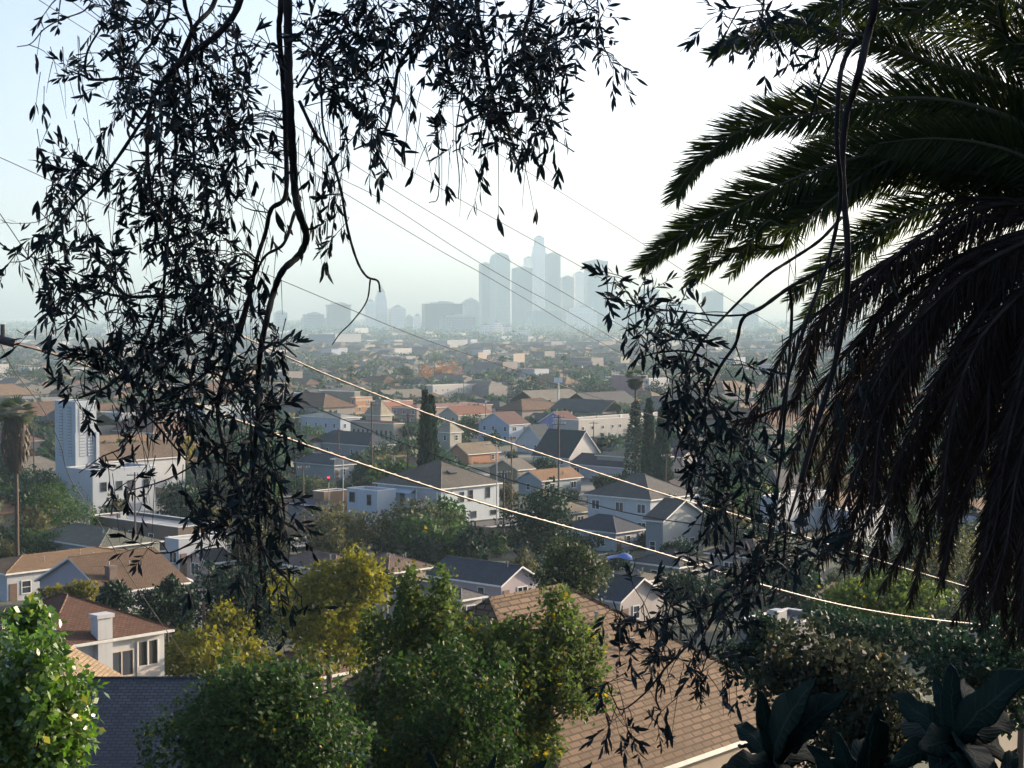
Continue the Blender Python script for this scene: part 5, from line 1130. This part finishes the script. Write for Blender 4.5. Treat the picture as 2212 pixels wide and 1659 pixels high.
FRD = [
 ([(2345, 420), (2290, 130), (2180, 40), (2040, 5), (1900, 12), (1790, 30), (1690, 66)], 70, 60, 0, -.5), ([(2345, 430), (2270, 240), (2150, 176), (2000, 130), (1880, 82), (1790, 70), (1700, 67), (1600, 85), (1535, 112)], 62, 46, 0, .3),
 ([(2345, 440), (2230, 285), (2090, 225), (1960, 212), (1860, 225), (1742, 248), (1665, 259), (1587, 290), (1529, 333), (1483, 387), (1461, 424)], 92, 52, 0, -.6), ([(2345, 450), (2200, 350), (2040, 318), (1900, 330), (1800, 355), (1703, 391), (1626, 430), (1545, 468), (1502, 488), (1440, 534), (1390, 574)], 92, 62, 0, 0),
 ([(2345, 455), (2200, 380), (2020, 362), (1850, 398), (1700, 452), (1600, 495), (1540, 535), (1505, 580), (1488, 615)], 60, 48, 0, .5), ([(2345, 460), (2220, 410), (2050, 382), (1877, 404), (1773, 437), (1684, 491), (1626, 542), (1576, 598)], 58, 46, 0, .9),
 ([(2345, 465), (2200, 430), (2050, 440), (1930, 480), (1840, 525), (1770, 585), (1705, 650)], 62, 55, 0, .4), ([(2345, 430), (2300, 250), (2230, 120), (2150, 60), (2080, -40)], 80, 70, 0, -.4), ([(2345, 430), (2330, 200), (2300, 60), (2260, -80)], 80, 70, 0, .4),
 ([(2345, 440), (2240, 300), (2110, 255), (1980, 262), (1850, 290), (1760, 330), (1690, 375)], 70, 62, 0, .9), ([(2345, 450), (2230, 350), (2120, 310), (2000, 300), (1880, 312)], 80, 70, 0, -.9), ([(2345, 445), (2250, 330), (2150, 270), (2050, 250), (1940, 245), (1850, 262)], 66, 60, 0, 1.2), ([(2345, 430), (2290, 210), (2210, 120), (2090, 80), (1960, 66), (1850, 50)], 60, 60, 0, 1.0),
 ([(2345, 470), (2120, 480), (1970, 535), (1873, 592), (1768, 676), (1706, 738), (1664, 826), (1622, 897), (1580, 960)], 56, 70, 1, -.3), ([(2345, 475), (2150, 520), (2010, 620), (1905, 760), (1835, 900), (1795, 1050), (1772, 1210)], 66, 66, 1, 0), ([(2345, 480), (2190, 590), (2090, 720), (2000, 860), (1935, 1020), (1893, 1180), (1868, 1250)], 62, 62, 1, -.5),
 ([(2345, 490), (2210, 640), (2130, 800), (2065, 980), (2005, 1150), (1965, 1310)], 64, 64, 1, .2), ([(2350, 500), (2260, 700), (2195, 900), (2155, 1100), (2118, 1300)], 66, 66, 1, -.3), ([(2345, 470), (2060, 560), (1890, 700), (1785, 820), (1722, 960), (1690, 1110)], 60, 60, 1, .3), ([(2365, 520), (2290, 800), (2240, 1000), (2205, 1200), (2185, 1390)], 64, 64, 1, .2),
 ([(2345, 480), (2170, 560), (2030, 700), (1950, 850), (1890, 1000), (1845, 1130), (1820, 1230)], 62, 62, 1, .6), ([(2345, 485), (2240, 620), (2160, 760), (2110, 920), (2060, 1080), (2035, 1240)], 62, 62, 1, .7), ([(2345, 475), (2130, 540), (1990, 640), (1860, 780), (1790, 900), (1740, 1030), (1728, 1150)], 60, 60, 1, .8), ([(2350, 495), (2280, 660), (2210, 840), (2170, 1000), (2140, 1180), (2060, 1340)], 60, 60, 1, -.7), ([(2345, 465), (2150, 470), (2020, 510), (1900, 580), (1800, 660), (1740, 760), (1715, 880)], 58, 58, 1, .5),
 ([(2345, 470), (2200, 530), (2080, 600), (1960, 720), (1880, 850), (1850, 960)], 66, 66, 1, -.8), ([(2355, 520), (2300, 760), (2250, 960), (2230, 1180), (2215, 1380)], 66, 66, 1, -.5), ([(2345, 490), (2230, 600), (2140, 700), (2060, 840), (1990, 980), (1950, 1100)], 66, 66, 1, .9), ([(2345, 460), (2180, 440), (2060, 470), (1950, 540), (1850, 640), (1800, 740)], 62, 62, 1, -.6), ([(2350, 500), (2290, 640), (2240, 780), (2200, 960), (2180, 1130)], 66, 66, 1, .8),
 ([(2345, 480), (2100, 600), (1960, 760), (1880, 930), (1830, 1080), (1800, 1180)], 60, 60, 1, -.9), ([(2345, 480), (2160, 610), (2050, 780), (1985, 950), (1925, 1100), (1905, 1230)], 60, 60, 1, .3), ([(2350, 510), (2250, 740), (2180, 960), (2120, 1160), (2090, 1330)], 60, 60, 1, .5),
]
JR = random.Random(4)
for i, (pt, a, b, dd, dz) in enumerate(list(FRD)):
    if i in (1, 2, 3): FRD.append(([(x + JR.uniform(-6, 6), y + JR.uniform(4, 14)) for x, y in pt], a, b, dd, dz + .35))
    else: FRD.append(([pt[0]] + [(x + JR.uniform(5, 75) * min(1, j / 3), y + JR.uniform(-55, 35) * min(1, j / 3)) for j, (x, y) in enumerate(pt[1:], 1)], a, b, dd, dz + JR.uniform(-.7, .9)))
for i in range(11):
    x1 = JR.uniform(1760, 2215); y1 = 1000 + (x1 - 1760) * .75 + JR.uniform(-130, 90); k = JR.uniform(.35, .6)
    FRD.append(([(2345, 480), (2345 - (2345 - x1) * .42, 520 + (y1 - 480) * .16), (2345 - (2345 - x1) * .74, 480 + (y1 - 480) * k), (2345 - (2345 - x1) * .92, 480 + (y1 - 480) * (k + .25)), (x1, y1)], 62, 62, 1, JR.uniform(-.9, 1.1)))
for i, (pt, a, b, dd, dz) in enumerate(FRD): frond(pt, a, b, bool(dd), dz, 40 + i, 1.0 if not dd else .8)
# ================================================================ broad woolly leaves at the bottom
BL, ns, ls = newmat('woolly_leaf')
tc = ns.new('ShaderNodeTexCoord'); sx = ns.new('ShaderNodeSeparateXYZ'); ls.new(tc.outputs['UV'], sx.inputs[0])
au = mathn(ns, ls, mathn(ns, ls, sx.outputs[0], .5, 'SUBTRACT'), 0, 'ABSOLUTE')
rib = mathn(ns, ls, mathn(ns, ls, mathn(ns, ls, mathn(ns, ls, sx.outputs[1], 85), mathn(ns, ls, au, 26), 'SUBTRACT'), 0, 'SINE'), 0, 'MAXIMUM')
mr = ramp(ns, ls, au, .0, .06, (1, 1, 1, 1), (0, 0, 0, 1))
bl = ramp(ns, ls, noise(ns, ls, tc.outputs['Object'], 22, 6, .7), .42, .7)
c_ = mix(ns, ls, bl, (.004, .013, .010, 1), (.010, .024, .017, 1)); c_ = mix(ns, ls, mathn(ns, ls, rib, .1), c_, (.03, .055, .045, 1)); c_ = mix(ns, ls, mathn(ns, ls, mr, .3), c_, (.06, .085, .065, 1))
pb = node(ns, 'ShaderNodeBsdfPrincipled', Roughness=.75); pb.inputs['Specular IOR Level'].default_value = .12; pb.inputs['Sheen Weight'].default_value = .0; ls.new(c_, pb.inputs['Base Color'])
bm = node(ns, 'ShaderNodeBump', Strength=.35, Distance=.003); ls.new(mathn(ns, ls, rib, mathn(ns, ls, mr, 2), 'ADD'), bm.inputs['Height']); ls.new(bm.outputs[0], pb.inputs['Normal']); finish(ns, ls, pb.outputs[0])
BP = [(0, .18), (.1, .42), (.3, .85), (.52, 1.0), (.72, .86), (.88, .5), (.96, .24), (1, .03)]
def rosette(label, cx, cy, d, tips, wk=.2, seed=0, extra=6):
    cy += 24; tips = [(x, y + 24) for x, y in tips]
    rg = np.random.default_rng(seed); c = P(cx, cy, d); g = G(c.x, d); root = empty('broad_leaf_plant', (c.x, d, g)); tag(root, label, 'plant', None); o = Vector((c.x, d, g))
    MB().tube([(0, 0, -.2), (.03, .02, (c.z - g) * .5), tuple(c - o)], [.035, .025, .018], 8).build('stem', TWIG, root, smooth=True)
    tips = list(tips) + [(cx + rg.uniform(-90, 90), cy + rg.uniform(-20, 110)) for _ in range(extra)]
    for i, (x, y) in enumerate(tips):
        e = P(x, y, d + rg.uniform(-.16, .16)); e = c + (e - c) * .86; dv = np.array(e - c); L = np.linalg.norm(dv)
        for k in range(1):
            nrm = np.array([rg.normal() * .35, -.8, .65])
            v, f = blades(np.array([c - o]) - dv / L * .0, dv[None] / L + np.array([[0, 0, .12]]), nrm[None], np.array([L * 1.04]), np.array([min(L * wk * rg.uniform(.6, .85), .03)]), [(t, w_) for t, w_ in zip(np.linspace(0, 1, 13), np.interp(np.linspace(0, 1, 13), *zip(*BP)))], bend=.22, fold=.35)
            row = np.arange(len(v)) // 3; v[:, 2] += .004 * np.sin(row * 1.3 + i) * (np.arange(len(v)) % 3 != 1); v += rg.normal(size=v.shape) * .0009
            me = quickmesh('leaf', v, f, BL); vi_ = np.empty(len(me.loops), np.int32); me.loops.foreach_get('vertex_index', vi_)
            uvl = me.uv_layers.new(name='UVMap'); uvl.data.foreach_set('uv', np.stack([(vi_ % 3) / 2, (vi_ // 3) / 12], 1).astype(np.float32).ravel()); me.polygons.foreach_set('use_smooth', [True] * len(me.polygons)); ob_ = link('leaf', me, root)
            s_ = ob_.modifiers.new('thick', 'SOLIDIFY'); s_.thickness = .0025
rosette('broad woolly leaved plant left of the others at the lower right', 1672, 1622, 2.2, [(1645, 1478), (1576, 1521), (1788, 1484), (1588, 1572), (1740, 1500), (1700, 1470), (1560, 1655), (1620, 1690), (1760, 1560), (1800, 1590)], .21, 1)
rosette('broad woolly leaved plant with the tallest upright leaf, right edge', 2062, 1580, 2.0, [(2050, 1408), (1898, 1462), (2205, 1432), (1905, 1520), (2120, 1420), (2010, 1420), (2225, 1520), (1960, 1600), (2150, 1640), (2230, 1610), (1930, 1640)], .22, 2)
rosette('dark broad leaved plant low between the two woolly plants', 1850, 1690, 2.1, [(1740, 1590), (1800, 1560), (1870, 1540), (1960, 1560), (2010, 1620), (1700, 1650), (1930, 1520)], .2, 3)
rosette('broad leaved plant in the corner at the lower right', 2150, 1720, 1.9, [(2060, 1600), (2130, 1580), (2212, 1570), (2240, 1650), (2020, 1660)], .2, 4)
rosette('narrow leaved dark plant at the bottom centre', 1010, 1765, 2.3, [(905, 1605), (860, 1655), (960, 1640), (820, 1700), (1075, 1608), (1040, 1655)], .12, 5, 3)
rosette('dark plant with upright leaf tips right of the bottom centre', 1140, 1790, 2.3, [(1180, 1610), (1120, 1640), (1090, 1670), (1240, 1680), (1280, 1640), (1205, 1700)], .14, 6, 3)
# hillside undergrowth around the camera
n = 7000; x = rng.uniform(-7, 9, n); y = rng.uniform(1.6, 26, n); z = ground(x, y); hgt = rng.uniform(.15, .5, n)
v, f = blades(np.stack([x, y, z - .03], 1), np.stack([rng.normal(size=n) * .4, rng.normal(size=n) * .4, np.ones(n)], 1), rng.normal(size=(n, 3)), hgt, hgt * .05, [(0, 1), (.5, .8), (1, .05)], bend=.35)
tag(link('grass', quickmesh('grass', v, f, leafmat('hill_grass', (.05, .06, .02), (.12, .1, .04)))), 'tufts of grass on the steep bank below the camera', 'grass', kind='stuff')
